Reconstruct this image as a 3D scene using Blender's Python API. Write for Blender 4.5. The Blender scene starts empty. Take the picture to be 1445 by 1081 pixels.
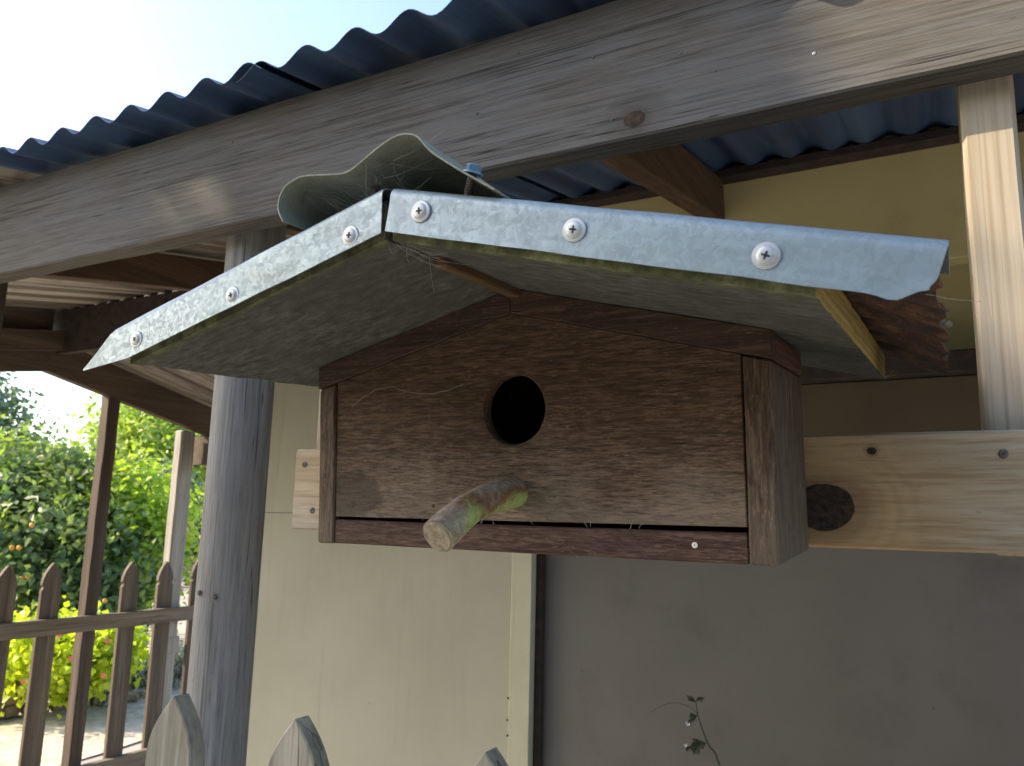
import bpy, bmesh, math, random
import numpy as np
from mathutils import Vector, Matrix, noise as mnoise

SC = bpy.context.scene
COL = SC.collection
ZC = 1.4                                    # eye height; coordinates below are relative to the eye

# ------------------------------------------------------------------ camera
FPX = 1129.8
R_ = Vector((0.87861412, 0.47692105, 0.02415674))
U_ = Vector((0.06062943, -0.16158675, 0.98499431))
F_ = Vector((-0.47366793, 0.8639653, 0.17088785))
cam_d = bpy.data.cameras.new('camera')
cam = bpy.data.objects.new('camera', cam_d); COL.objects.link(cam)
cam.matrix_world = Matrix(((R_.x, U_.x, -F_.x, 0), (R_.y, U_.y, -F_.y, 0), (R_.z, U_.z, -F_.z, ZC), (0, 0, 0, 1)))
cam_d.sensor_fit = 'HORIZONTAL'; cam_d.sensor_width = 36.0; cam_d.lens = 36.0 * FPX / 1445.0
cam_d.clip_start = 0.02; cam_d.clip_end = 2000
cam_d.dof.use_dof = True; cam_d.dof.focus_distance = 0.78; cam_d.dof.aperture_fstop = 15.0
SC.camera = cam

# ------------------------------------------------------------------ light
SUN_DIR = Vector((1.8, 1.0, -1.35)).normalized()          # the way the light travels
EL = math.asin(-SUN_DIR.z); AZ = math.atan2(-SUN_DIR.x, -SUN_DIR.y)
world = bpy.data.worlds.new('World'); SC.world = world; world.use_nodes = True
wn = world.node_tree; bg = wn.nodes['Background']
sky = wn.nodes.new('ShaderNodeTexSky'); sky.sky_type = 'NISHITA'; sky.sun_disc = False
sky.sun_elevation = EL; sky.sun_rotation = AZ % (2 * math.pi)
sky.air_density = 1.0; sky.dust_density = 2.5; sky.ozone_density = 1.0
wn.links.new(sky.outputs[0], bg.inputs[0]); bg.inputs[1].default_value = 0.15
sl = bpy.data.lights.new('sun', 'SUN'); sun = bpy.data.objects.new('sun', sl); COL.objects.link(sun)
sl.energy = 3.2; sl.angle = math.radians(0.53); sl.color = (1.0, 0.84, 0.61)
sun.rotation_mode = 'QUATERNION'; sun.rotation_quaternion = SUN_DIR.to_track_quat('-Z', 'Y')
sun.location = (-6, -4, 8)
SC.view_settings.view_transform = 'Standard'; SC.view_settings.look = 'None'
SC.view_settings.exposure = 1.68; SC.view_settings.gamma = 1.0
try: SC.view_settings.use_curve_mapping = False
except Exception: pass
SC.render.engine = 'CYCLES'
SC.cycles.max_bounces = 8; SC.cycles.diffuse_bounces = 5; SC.cycles.transparent_max_bounces = 12

rnd = random.Random(7)
def P(px, py, depth):
    """point seen at a photograph pixel, at a distance along the view axis"""
    return (F_ + R_ * ((px - 722.5) / FPX) - U_ * ((py - 540.5) / FPX)) * depth
def S(r, g, b):
    def f(c):
        c /= 255.0
        return c / 12.92 if c <= 0.04045 else ((c + 0.055) / 1.055) ** 2.4
    return (f(r), f(g), f(b), 1.0)
def L(r, g, b): return (r, g, b, 1.0)

# ------------------------------------------------------------------ objects
ORG = {}
def thing(name, label, cat, loc=(0, 0, 0), group=None, mat=None):
    o = bpy.data.objects.new(name, None); COL.objects.link(o)
    o.empty_display_size = 0.05
    if mat is not None:
        o.matrix_world = mat; ORG[o.name] = Vector((0, 0, 0))
    else:
        o.location = (loc[0], loc[1], loc[2] + ZC); ORG[o.name] = Vector(loc)
    o['label'] = label; o['category'] = cat
    if group: o['group'] = group
    return o

def nz(p, f, s=0.0): return mnoise.noise(Vector((p[0] * f + s, p[1] * f - s, p[2] * f + 2 * s)))

class MB:
    def __init__(self): self.v = []; self.f = []
    def add(self, vs, fs):
        n = len(self.v); self.v += [Vector(p) for p in vs]; self.f += [tuple(i + n for i in q) for q in fs]
        return self
    def loft(self, rings, cap=True, closed=True):
        k = len(rings[0]); vs = [p for r in rings for p in r]; fs = []
        for i in range(len(rings) - 1):
            for j in range(k if closed else k - 1):
                a = i * k + j; b = i * k + (j + 1) % k
                fs.append((a, b, b + k, a + k))
        if cap and closed:
            fs.append(tuple(range(k - 1, -1, -1))); fs.append(tuple((len(rings) - 1) * k + j for j in range(k)))
        return self.add(vs, fs)
    def board(self, p0, p1, w, h, up=(0, 0, 1), seg=1, ch=0.0015, wob=0.0, wf=9.0, seed=0.0):
        p0 = Vector(p0); p1 = Vector(p1); d = (p1 - p0).normalized(); up = Vector(up)
        side = d.cross(up).normalized(); up = side.cross(d).normalized()
        a, b, c = w / 2, h / 2, ch
        prof = [(-a + c, -b), (a - c, -b), (a, -b + c), (a, b - c), (a - c, b), (-a + c, b), (-a, b - c), (-a, -b + c)]
        ts = [0.0] + [i / seg for i in range(seg + 1)] + [1.0]
        L_ = (p1 - p0).length
        rings = []
        for i, t in enumerate(ts):
            sh = 0.0
            if i == 0: t = 0.0; sh = c
            elif i == len(ts) - 1: t = 1.0; sh = c
            elif i == 1: t = c / L_
            elif i == len(ts) - 2: t = 1 - c / L_
            ring = []
            for (x, y) in prof:
                x2 = x * (1 - sh / a) if sh else x; y2 = y * (1 - sh / b) if sh else y
                q = p0 + d * (L_ * t) + side * x2 + up * y2
                if wob:
                    q = q + side * (nz(q, wf, seed) * wob) + up * (nz(q, wf, seed + 11) * wob)
                ring.append(q)
            rings.append(ring)
        return self.loft(rings)
    def box(self, x0, x1, y0, y1, z0, z1, ch=0.0015, seg=1, wob=0.0, seed=0.0):
        ex = (x1 - x0, y1 - y0, z1 - z0); ax = ex.index(max(ex))
        cx, cy, cz = (x0 + x1) / 2, (y0 + y1) / 2, (z0 + z1) / 2
        if ax == 0: return self.board((x0, cy, cz), (x1, cy, cz), ex[1], ex[2], (0, 0, 1), seg, ch, wob, seed=seed)
        if ax == 1: return self.board((cx, y0, cz), (cx, y1, cz), ex[0], ex[2], (0, 0, 1), seg, ch, wob, seed=seed)
        return self.board((cx, cy, z0), (cx, cy, z1), ex[0], ex[1], (0, 1, 0), seg, ch, wob, seed=seed)
    def tube(self, pts, rad, n=10, cap=True, wob=0.0, seed=0.0):
        pts = [Vector(p) for p in pts]; rings = []
        if not hasattr(rad, '__len__'): rad = [rad] * len(pts)
        ref = None
        for i, p in enumerate(pts):
            d = (pts[min(i + 1, len(pts) - 1)] - pts[max(i - 1, 0)]).normalized()
            if ref is None: ref = Vector((0, 0, 1)) if abs(d.z) < .9 else Vector((1, 0, 0))
            a = d.cross(ref).normalized(); b = a.cross(d).normalized(); ref = b
            ring = []
            for j in range(n):
                t = 2 * math.pi * j / n; r = rad[i]
                q = p + (a * math.cos(t) + b * math.sin(t)) * r
                if wob: q = p + (q - p) * (1 + wob * nz(q, 40, seed))
                ring.append(q)
            rings.append(ring)
        return self.loft(rings, cap)
    def sheet(self, fn, nu, nv, th):
        """open surface fn(i/nu, j/nv) -> (point, normal) made into a thin solid"""
        top = [[None] * (nv + 1) for _ in range(nu + 1)]; bot = [[None] * (nv + 1) for _ in range(nu + 1)]
        g = [[Vector(fn(i / nu, j / nv)) for j in range(nv + 1)] for i in range(nu + 1)]
        vs = []; idx = {}
        for i in range(nu + 1):
            for j in range(nv + 1):
                du = g[min(i + 1, nu)][j] - g[max(i - 1, 0)][j]; dv = g[i][min(j + 1, nv)] - g[i][max(j - 1, 0)]
                n = du.cross(dv); n = n.normalized() if n.length > 1e-12 else Vector((0, 0, 1))
                idx[(i, j, 0)] = len(vs); vs.append(g[i][j] + n * (th / 2))
                idx[(i, j, 1)] = len(vs); vs.append(g[i][j] - n * (th / 2))
        fs = []
        for i in range(nu):
            for j in range(nv):
                fs.append((idx[i, j, 0], idx[i + 1, j, 0], idx[i + 1, j + 1, 0], idx[i, j + 1, 0]))
                fs.append((idx[i, j, 1], idx[i, j + 1, 1], idx[i + 1, j + 1, 1], idx[i + 1, j, 1]))
        for i in range(nu):
            for j, fl in ((0, 0), (nv, 1)):
                q = (idx[i, j, 0], idx[i, j, 1], idx[i + 1, j, 1], idx[i + 1, j, 0]); fs.append(q if not fl else q[::-1])
        for j in range(nv):
            for i, fl in ((0, 1), (nu, 0)):
                q = (idx[i, j, 0], idx[i, j, 1], idx[i, j + 1, 1], idx[i, j + 1, 0]); fs.append(q if not fl else q[::-1])
        return self.add(vs, fs)
    def build(self, name, mat, parent=None, smooth=False, angle=0.6, label=None, fix=True):
        me = bpy.data.meshes.new(name)
        org = Vector((0, 0, -ZC)) if parent is None else ORG[parent.name]
        me.from_pydata([tuple(p - org) for p in self.v], [], self.f)
        if fix:
            bm = bmesh.new(); bm.from_mesh(me); bmesh.ops.recalc_face_normals(bm, faces=bm.faces[:])
            if smooth:
                for e in bm.edges:
                    e.smooth = not (len(e.link_faces) == 2 and e.calc_face_angle(0) > angle)
                for f in bm.faces: f.smooth = True
            bm.to_mesh(me); bm.free()
        me.materials.append(mat)
        o = bpy.data.objects.new(name, me); COL.objects.link(o)
        if parent is not None: o.parent = parent
        ORG[o.name] = org
        if label: o['label'] = label
        return o
def tag(o, label, cat=None, group=None, kind=None):
    o['label'] = label
    if cat: o['category'] = cat
    if group: o['group'] = group
    if kind: o['kind'] = kind
    return o

# ------------------------------------------------------------------ materials
class NT:
    def __init__(self, name):
        self.m = bpy.data.materials.new(name); self.m.use_nodes = True
        self.t = self.m.node_tree; self.n = self.t.nodes; self.b = self.n['Principled BSDF']
    def put(self, sock, val):
        if val is None: return
        if isinstance(val, bpy.types.NodeSocket): self.t.links.new(val, sock)
        else: sock.default_value = val
    def node(self, kind, ins=None, **kw):
        nd = self.n.new('ShaderNode' + kind)
        for k, v in kw.items(): setattr(nd, k, v)
        for k, v in (ins or {}).items(): self.put(nd.inputs[k], v)
        return nd
    def math(self, op, a, b=None, c=None, clamp=False):
        nd = self.node('Math', {0: a, 1: b, 2: c}, operation=op); nd.use_clamp = clamp; return nd.outputs[0]
    def vec(self, op, a, b=None):
        nd = self.node('VectorMath', {0: a, 1: b}, operation=op); return nd.outputs[0]
    def noise(self, v, scale=1.0, detail=4.0, rough=0.55, dist=0.0):
        nd = self.node('TexNoise', {'Vector': v, 'Scale': scale, 'Detail': detail, 'Roughness': rough, 'Distortion': dist})
        return nd.outputs['Fac']
    def ramp(self, f, stops):
        nd = self.node('ValToRGB', {'Fac': f}); r = nd.color_ramp
        while len(r.elements) < len(stops): r.elements.new(0.5)
        for e, (p, c) in zip(r.elements, stops):
            e.position = p; e.color = c if hasattr(c, '__len__') else (c, c, c, 1)
        return nd.outputs['Color']
    def mix(self, f, a, b, mode='MIX'):
        nd = self.node('Mix', data_type='RGBA', blend_type=mode)
        self.put(nd.inputs[0], f); self.put(nd.inputs[6], a); self.put(nd.inputs[7], b); return nd.outputs[2]
    def step(self, x, a, b):
        nd = self.node('MapRange', {'Value': x, 'From Min': a, 'From Max': b, 'To Min': 0.0, 'To Max': 1.0}, interpolation_type='SMOOTHSTEP')
        return nd.outputs[0]
    def bump(self, h, strength, dist):
        nd = self.node('Bump', {'Height': h, 'Strength': strength, 'Distance': dist}); self.put(self.b.inputs['Normal'], nd.outputs[0])
    def coords(self, vary=True):
        c = self.node('TexCoord').outputs['Object']
        if vary:
            r = self.node('ObjectInfo').outputs['Random']
            o = self.vec('MULTIPLY', self.node('CombineXYZ', {0: r, 1: r, 2: r}).outputs[0], (7.3, 3.1, 5.7))
            return self.vec('ADD', c, o)
        return c

def wood(name, axis, dark, mid, light, grey=None, greyamt=0.5, ring=60.0, ringamt=0.35, across=150.0, along=4.0,
         crack=0.5, rough=0.75, bump=0.5, knots=(), plane='XZ', vary=True, blotch=(3.0, 9.0), specks=0.3, wobble=14.0, knotring=1.0, warm=None, lines=0.0):
    T = NT(name); c0 = T.node('TexCoord').outputs['Object']; c = T.coords(vary)
    ai = 'XYZ'.index(axis)
    def sc(al, ac): return tuple(al if i == ai else ac for i in range(3))
    sep = T.node('SeparateXYZ', {0: c}).outputs; sep0 = T.node('SeparateXYZ', {0: c0}).outputs
    low = T.noise(T.vec('MULTIPLY', c, sc(1.6, 14.0)), 1.0, 3.0, 0.5)
    acr = [i for i in range(3) if i != ai]
    w = T.math('ADD', sep[acr[0]], T.math('MULTIPLY', sep[acr[1]], 0.83))
    phase = T.math('ADD', T.math('MULTIPLY', w, ring), T.math('MULTIPLY', low, wobble))
    core = None
    for (u, v, r) in knots:
        iu = 'XYZ'.index(plane[0]); iv = 'XYZ'.index(plane[1])
        du = T.math('MULTIPLY', T.math('SUBTRACT', sep0[iu], u), 0.8 if iu == ai else 1.0)
        dv = T.math('SUBTRACT', sep0[iv], v)
        d = T.math('SQRT', T.math('ADD', T.math('MULTIPLY', du, du), T.math('MULTIPLY', dv, dv)))
        d = T.math('ADD', d, T.math('MULTIPLY', T.math('SUBTRACT', T.noise(c0, 45.0, 3.0), 0.5), r * 0.22))
        k = T.math('MULTIPLY', T.math('SUBTRACT', 1.0, T.step(d, r * 0.9, r * 3.6)), knotring)
        ph2 = T.math('ADD', T.math('MULTIPLY', d, ring * 5.0), T.math('MULTIPLY', low, 3.0))
        nd = T.node('Mix', data_type='FLOAT'); T.put(nd.inputs[0], k); T.put(nd.inputs[2], phase); T.put(nd.inputs[3], ph2); phase = nd.outputs[0]
        if warm is not None:
            wf = T.math('SUBTRACT', 1.0, T.step(T.math('ADD', d, T.math('MULTIPLY', low, 0.03)), r * 1.2, r * 7.0)); wm = wf if core is None else T.math('MAXIMUM', wm, wf)
        c1 = T.math('SUBTRACT', 1.0, T.step(d, r * 0.96, r * 1.06))
        halo = T.math('MULTIPLY', T.math('SUBTRACT', 1.0, T.step(d, r * 0.9, r * 2.2)), 0.45)
        kk = T.math('MAXIMUM', c1, halo)
        core = kk if core is None else T.math('MAXIMUM', core, kk)
    rg = T.math('MULTIPLY', T.math('ADD', T.math('SINE', phase), 1.0), 0.5)
    rg = T.math('POWER', rg, 2.2)
    fine = T.noise(T.vec('MULTIPLY', c, sc(along, across)), 1.0, 6.0, 0.62, 0.25)
    med = T.noise(T.vec('MULTIPLY', c, sc(along * 0.35, across * 0.28)), 1.0, 4.0, 0.55, 0.2)
    g = T.math('ADD', T.math('MULTIPLY', fine, 0.62), T.math('MULTIPLY', med, 0.38))
    col = T.ramp(g, [(0.30, dark), (0.5, mid), (0.70, light)])
    col = T.mix(T.math('MULTIPLY', rg, ringamt), col, dark)
    if grey is not None:
        bl = T.noise(T.vec('MULTIPLY', c, sc(blotch[0], blotch[1])), 1.0, 5.0, 0.62)
        gf = T.math('MULTIPLY', T.step(T.math('ADD', bl, T.math('MULTIPLY', T.math('SUBTRACT', fine, 0.5), 0.5)), 0.40, 0.66), greyamt)
        col = T.mix(gf, col, grey)
    ck = T.noise(T.vec('MULTIPLY', c, sc(1.3, across * 0.32)), 1.0, 2.0, 0.5, 0.1)
    ckm = T.noise(T.vec('MULTIPLY', c, sc(4.0, 10.0)), 1.0, 2.0)
    line = T.math('SUBTRACT', 1.0, T.step(T.math('ABSOLUTE', T.math('SUBTRACT', ck, 0.5)), 0.003, 0.014))
    line = T.math('MULTIPLY', line, T.step(ckm, 0.46, 0.62))
    col = T.mix(T.math('MULTIPLY', line, crack), col, tuple(x * 0.22 for x in dark[:3]) + (1,))
    if lines:
        l2 = T.noise(T.vec('ADD', T.vec('MULTIPLY', c, sc(0.55, across * 0.22)), (3.1, 7.7, 1.3)), 1.0, 3.0, 0.6, 0.15)
        lm = T.noise(T.vec('MULTIPLY', c, sc(1.5, 16.0)), 1.0, 3.0, 0.6)
        ln = T.math('SUBTRACT', 1.0, T.step(T.math('ABSOLUTE', T.math('SUBTRACT', T.math('FRACT', T.math('MULTIPLY', l2, 5.0)), 0.5)), 0.02, 0.085))
        ln = T.math('MULTIPLY', ln, T.step(lm, 0.36, 0.62)); col = T.mix(T.math('MULTIPLY', ln, lines), col, tuple(x * 0.55 for x in dark[:3]) + (1,))
    if specks:
        vo = T.node('TexVoronoi', {'Vector': T.vec('MULTIPLY', c, sc(45.0, 95.0)), 'Scale': 1.0}, feature='F1')
        sp = T.math('SUBTRACT', 1.0, T.step(vo.outputs['Distance'], 0.06, 0.16))
        sp = T.math('MULTIPLY', sp, T.step(T.noise(c, 9.0, 2.0), 0.55, 0.66))
        col = T.mix(T.math('MULTIPLY', sp, specks), col, tuple(x * 0.3 for x in dark[:3]) + (1,))
    if core is not None and warm is not None: col = T.mix(T.math('MULTIPLY', wm, 0.75), col, T.mix(1.0, col, warm, 'MULTIPLY'))
    if core is not None:
        kc = T.ramp(T.noise(c0, 160.0, 4.0), [(0.35, L(0.012, 0.009, 0.008)), (0.65, L(0.06, 0.035, 0.022))])
        col = T.mix(core, col, kc)
    T.put(T.b.inputs['Base Color'], col)
    T.b.inputs['Roughness'].default_value = rough; T.b.inputs['Specular IOR Level'].default_value = 0.3
    h = T.math('SUBTRACT', T.math('ADD', fine, T.math('MULTIPLY', rg, 0.25)), T.math('MULTIPLY', line, 1.2 * crack))
    T.bump(h, bump, 0.0012)
    return T.m

def paint(name, c1, c2, rough=0.6, scale=6.0, dirt=None, dirtamt=0.3, axis_streak=False, bump=0.08):
    T = NT(name); c = T.coords(False)
    n = T.noise(c, scale, 5.0, 0.6)
    col = T.mix(T.step(n, 0.3, 0.7), c1, c2)
    if dirt is not None:
        v = T.vec('MULTIPLY', c, (22.0, 22.0, 1.6)) if axis_streak else T.vec('MULTIPLY', c, (5.0, 5.0, 5.0))
        d = T.noise(v, 1.0, 6.0, 0.65)
        col = T.mix(T.math('MULTIPLY', T.step(d, 0.52, 0.74), dirtamt), col, dirt)
        vo = T.node('TexVoronoi', {'Vector': c, 'Scale': 16.0}, feature='F1')
        sp = T.math('SUBTRACT', 1.0, T.step(vo.outputs['Distance'], 0.03, 0.07))
        sp = T.math('MULTIPLY', sp, T.step(T.noise(c, 3.5, 2.0), 0.5, 0.6))
        col = T.mix(T.math('MULTIPLY', sp, 0.45), col, dirt)
    T.put(T.b.inputs['Base Color'], col); T.b.inputs['Roughness'].default_value = rough
    T.b.inputs['Specular IOR Level'].default_value = 0.25
    T.bump(T.noise(c, 90.0, 4.0), bump, 0.002)
    return T.m

def galv(name, base=L(0.225, 0.285, 0.315), lo=L(0.14, 0.185, 0.21), grime=L(0.20, 0.21, 0.17), grimeamt=0.35, metal=0.75, rough=0.46):
    T = NT(name); c = T.coords(True)
    vo = T.node('TexVoronoi', {'Vector': T.vec('ADD', c, T.vec('MULTIPLY', T.node('TexNoise', {'Vector': c, 'Scale': 90.0}).outputs['Color'], (0.02,) * 3)), 'Scale': 260.0}, feature='F1')
    cell = T.node('SeparateColor', {0: vo.outputs['Color']}).outputs[0]
    n = T.noise(c, 45.0, 6.0, 0.7)
    col = T.mix(T.math('MULTIPLY', cell, 0.55), base, lo)
    col = T.mix(T.math('MULTIPLY', T.step(n, 0.45, 0.72), 0.22), col, tuple(min(1, x * 1.45) for x in base[:3]) + (1,))
    g = T.noise(T.vec('MULTIPLY', c, (14.0, 40.0, 30.0)), 1.0, 6.0, 0.7)
    gf = T.math('MULTIPLY', T.step(g, 0.55, 0.75), grimeamt)
    col = T.mix(gf, col, grime)
    T.put(T.b.inputs['Base Color'], col)
    T.put(T.b.inputs['Metallic'], T.math('MULTIPLY', T.math('SUBTRACT', 1.0, gf), metal))
    T.put(T.b.inputs['Roughness'], T.math('ADD', T.math('MULTIPLY', cell, 0.14), rough))
    T.bump(T.noise(c, 60.0, 5.0), 0.06, 0.002)
    return T.m

def rusty(name):
    T = NT(name); c = T.coords(False)
    n = T.noise(T.vec('MULTIPLY', c, (45.0, 60.0, 60.0)), 1.0, 9.0, 0.78)
    col = T.ramp(n, [(0.34, L(0.010, 0.008, 0.008)), (0.47, L(0.030, 0.018, 0.014)), (0.55, L(0.085, 0.038, 0.020)), (0.63, L(0.13, 0.085, 0.045)), (0.72, L(0.30, 0.26, 0.20))])
    T.put(T.b.inputs['Base Color'], col); T.b.inputs['Roughness'].default_value = 0.8; T.b.inputs['Metallic'].default_value = 0.15
    T.bump(n, 0.6, 0.002)
    return T.m

def soffit_mat(name):
    T = NT(name); c = T.coords(True)
    a = T.noise(T.vec('MULTIPLY', c, (45.0, 110.0, 110.0)), 1.0, 8.0, 0.74, 0.2)
    b = T.noise(c, 9.0, 5.0, 0.6)
    col = T.ramp(a, [(0.34, L(0.034, 0.037, 0.033)), (0.5, L(0.074, 0.079, 0.070)), (0.66, L(0.135, 0.139, 0.122))])
    col = T.mix(T.math('MULTIPLY', T.step(b, 0.4, 0.68), 0.6), col, L(0.056, 0.062, 0.055))
    m = T.noise(T.vec('MULTIPLY', c, (26.0, 90.0, 60.0)), 1.0, 5.0, 0.7)
    col = T.mix(T.math('MULTIPLY', T.step(m, 0.66, 0.76), 0.7), col, L(0.19, 0.185, 0.145))
    # algae along the wet front edge, bare plies on the sawn edges
    z = T.node('SeparateXYZ', {0: T.node('TexCoord').outputs['Object']}).outputs
    fr = T.math('SUBTRACT', 1.0, T.step(T.math('ADD', z[1], T.math('MULTIPLY', b, 0.02)), -0.193, -0.176))
    green = T.ramp(T.noise(T.vec('MULTIPLY', c, (60.0, 60.0, 60.0)), 1.0, 6.0, 0.7), [(0.35, L(0.045, 0.045, 0.028)), (0.5, L(0.095, 0.11, 0.05)), (0.68, L(0.22, 0.23, 0.13))])
    col = T.mix(T.math('MULTIPLY', fr, 0.85), col, green)
    T.put(T.b.inputs['Base Color'], col); T.b.inputs['Roughness'].default_value = 0.85
    T.b.inputs['Specular IOR Level'].default_value = 0.15
    T.bump(a, 0.5, 0.0012)
    return T.m

def simple(name, c1, c2, scale=20.0, rough=0.7, metal=0.0, bump=0.3, bd=0.002, detail=6.0):
    T = NT(name); c = T.coords(True); n = T.noise(c, scale, detail, 0.62)
    T.put(T.b.inputs['Base Color'], T.mix(T.step(n, 0.32, 0.68), c1, c2))
    T.b.inputs['Roughness'].default_value = rough; T.b.inputs['Metallic'].default_value = metal
    T.bump(n, bump, bd); return T.m

def leafmat(name, a, b, c3, trans=0.35, scale=3.0):
    T = NT(name); c = T.coords(False)
    n = T.noise(c, scale, 2.0); n2 = T.noise(c, scale * 9, 1.0)
    col = T.mix(T.step(n2, 0.35, 0.65), a, b); col = T.mix(T.math('MULTIPLY', T.step(n, 0.45, 0.65), 0.6), col, c3)
    T.put(T.b.inputs['Base Color'], col); T.b.inputs['Roughness'].default_value = 0.45
    tr = T.node('BsdfTranslucent', {'Color': T.mix(1.0, col, L(1.5, 1.7, 0.7), 'MULTIPLY')})
    ms = T.node('MixShader', {0: trans, 1: T.b.outputs[0], 2: tr.outputs[0]})
    out = [x for x in T.n if x.type == 'OUTPUT_MATERIAL'][0]
    T.t.links.new(ms.outputs[0], out.inputs['Surface'])
    return T.m

M = {}
M['beam'] = wood('weathered_beam_wood', 'X', L(0.050, 0.045, 0.041), L(0.100, 0.091, 0.079), L(0.150, 0.136, 0.115), L(0.115, 0.12, 0.128), 0.6,
                 ring=620, ringamt=0.25, across=330, along=13.0, crack=1.0, lines=0.85, wobble=22.0, knotring=0.6, knots=((-0.302 + 0.9, 0.472 + ZC, 0.0105),), vary=False, bump=0.6)
M['stud'] = wood('sawn_pine_stud', 'Z', L(0.20, 0.155, 0.10), L(0.32, 0.265, 0.185), L(0.40, 0.34, 0.25), L(0.35, 0.325, 0.28), 0.5,
                 ring=640, ringamt=0.3, across=260, along=3.0, crack=0.15, wobble=3.0, specks=0.05, bump=0.3)
M['rail'] = wood('pine_rail_wood', 'X', L(0.21, 0.15, 0.085), L(0.36, 0.285, 0.18), L(0.45, 0.375, 0.26), L(0.40, 0.37, 0.31), 0.6,
                 ring=46, ringamt=0.2, across=230, along=14.0, crack=0.12, wobble=18.0, knotring=0.45, warm=L(1.15, 0.92, 0.62), knots=((-0.113 + 0.9, 0.022 + ZC, 0.0235), (-0.066 + 0.9, 0.077 + ZC, 0.0035)), vary=False, specks=0.35, bump=0.25)
M['rafter'] = wood('dark_rafter_wood', 'Y', L(0.04, 0.025, 0.016), L(0.10, 0.06, 0.037), L(0.16, 0.10, 0.063), ring=70, across=120, along=3.0, crack=0.4)
M['gable'] = wood('gable_board_wood', 'Y', L(0.035, 0.024, 0.018), L(0.085, 0.058, 0.042), L(0.13, 0.095, 0.07), ring=70, across=120, along=3.0, crack=0.4)
M['pole'] = wood('grey_round_pole_wood', 'Z', L(0.11, 0.107, 0.10), L(0.25, 0.247, 0.24), L(0.38, 0.378, 0.365), L(0.18, 0.17, 0.15), 0.5,
                 ring=240, ringamt=0.22, across=260, along=16, crack=0.9, lines=0.6, bump=0.7, blotch=(1.5, 14.0))
M['palepole'] = wood('far_pole_wood', 'Z', L(0.16, 0.15, 0.135), L(0.30, 0.29, 0.27), L(0.42, 0.40, 0.37), ring=40, ringamt=0.2, across=80, along=3.0)
M['darkpost'] = wood('brown_post_wood', 'Z', L(0.024, 0.017, 0.013), L(0.065, 0.047, 0.036), L(0.11, 0.083, 0.065), ring=80, across=90, along=2.0, crack=0.5)
M['sidefence'] = wood('side_fence_wood', 'Z', L(0.045, 0.034, 0.026), L(0.11, 0.086, 0.066), L(0.18, 0.145, 0.11), ring=80, across=90, along=2.5, crack=0.5)
M['siderail'] = wood('side_fence_rail_wood', 'Y', L(0.075, 0.06, 0.046), L(0.16, 0.13, 0.10), L(0.24, 0.20, 0.155), ring=80, across=90, along=2.5, crack=0.5)
M['picket'] = wood('grey_picket_wood', 'Z', L(0.10, 0.093, 0.072), L(0.26, 0.245, 0.20), L(0.42, 0.40, 0.34), L(0.19, 0.19, 0.125), 0.55,
                   ring=110, ringamt=0.4, across=130, along=6.0, crack=0.8, bump=0.8, blotch=(10, 25))
M['picketrail'] = wood('grey_picket_rail_wood', 'X', L(0.10, 0.095, 0.08), L(0.25, 0.24, 0.2), L(0.36, 0.35, 0.3), across=130)

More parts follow.
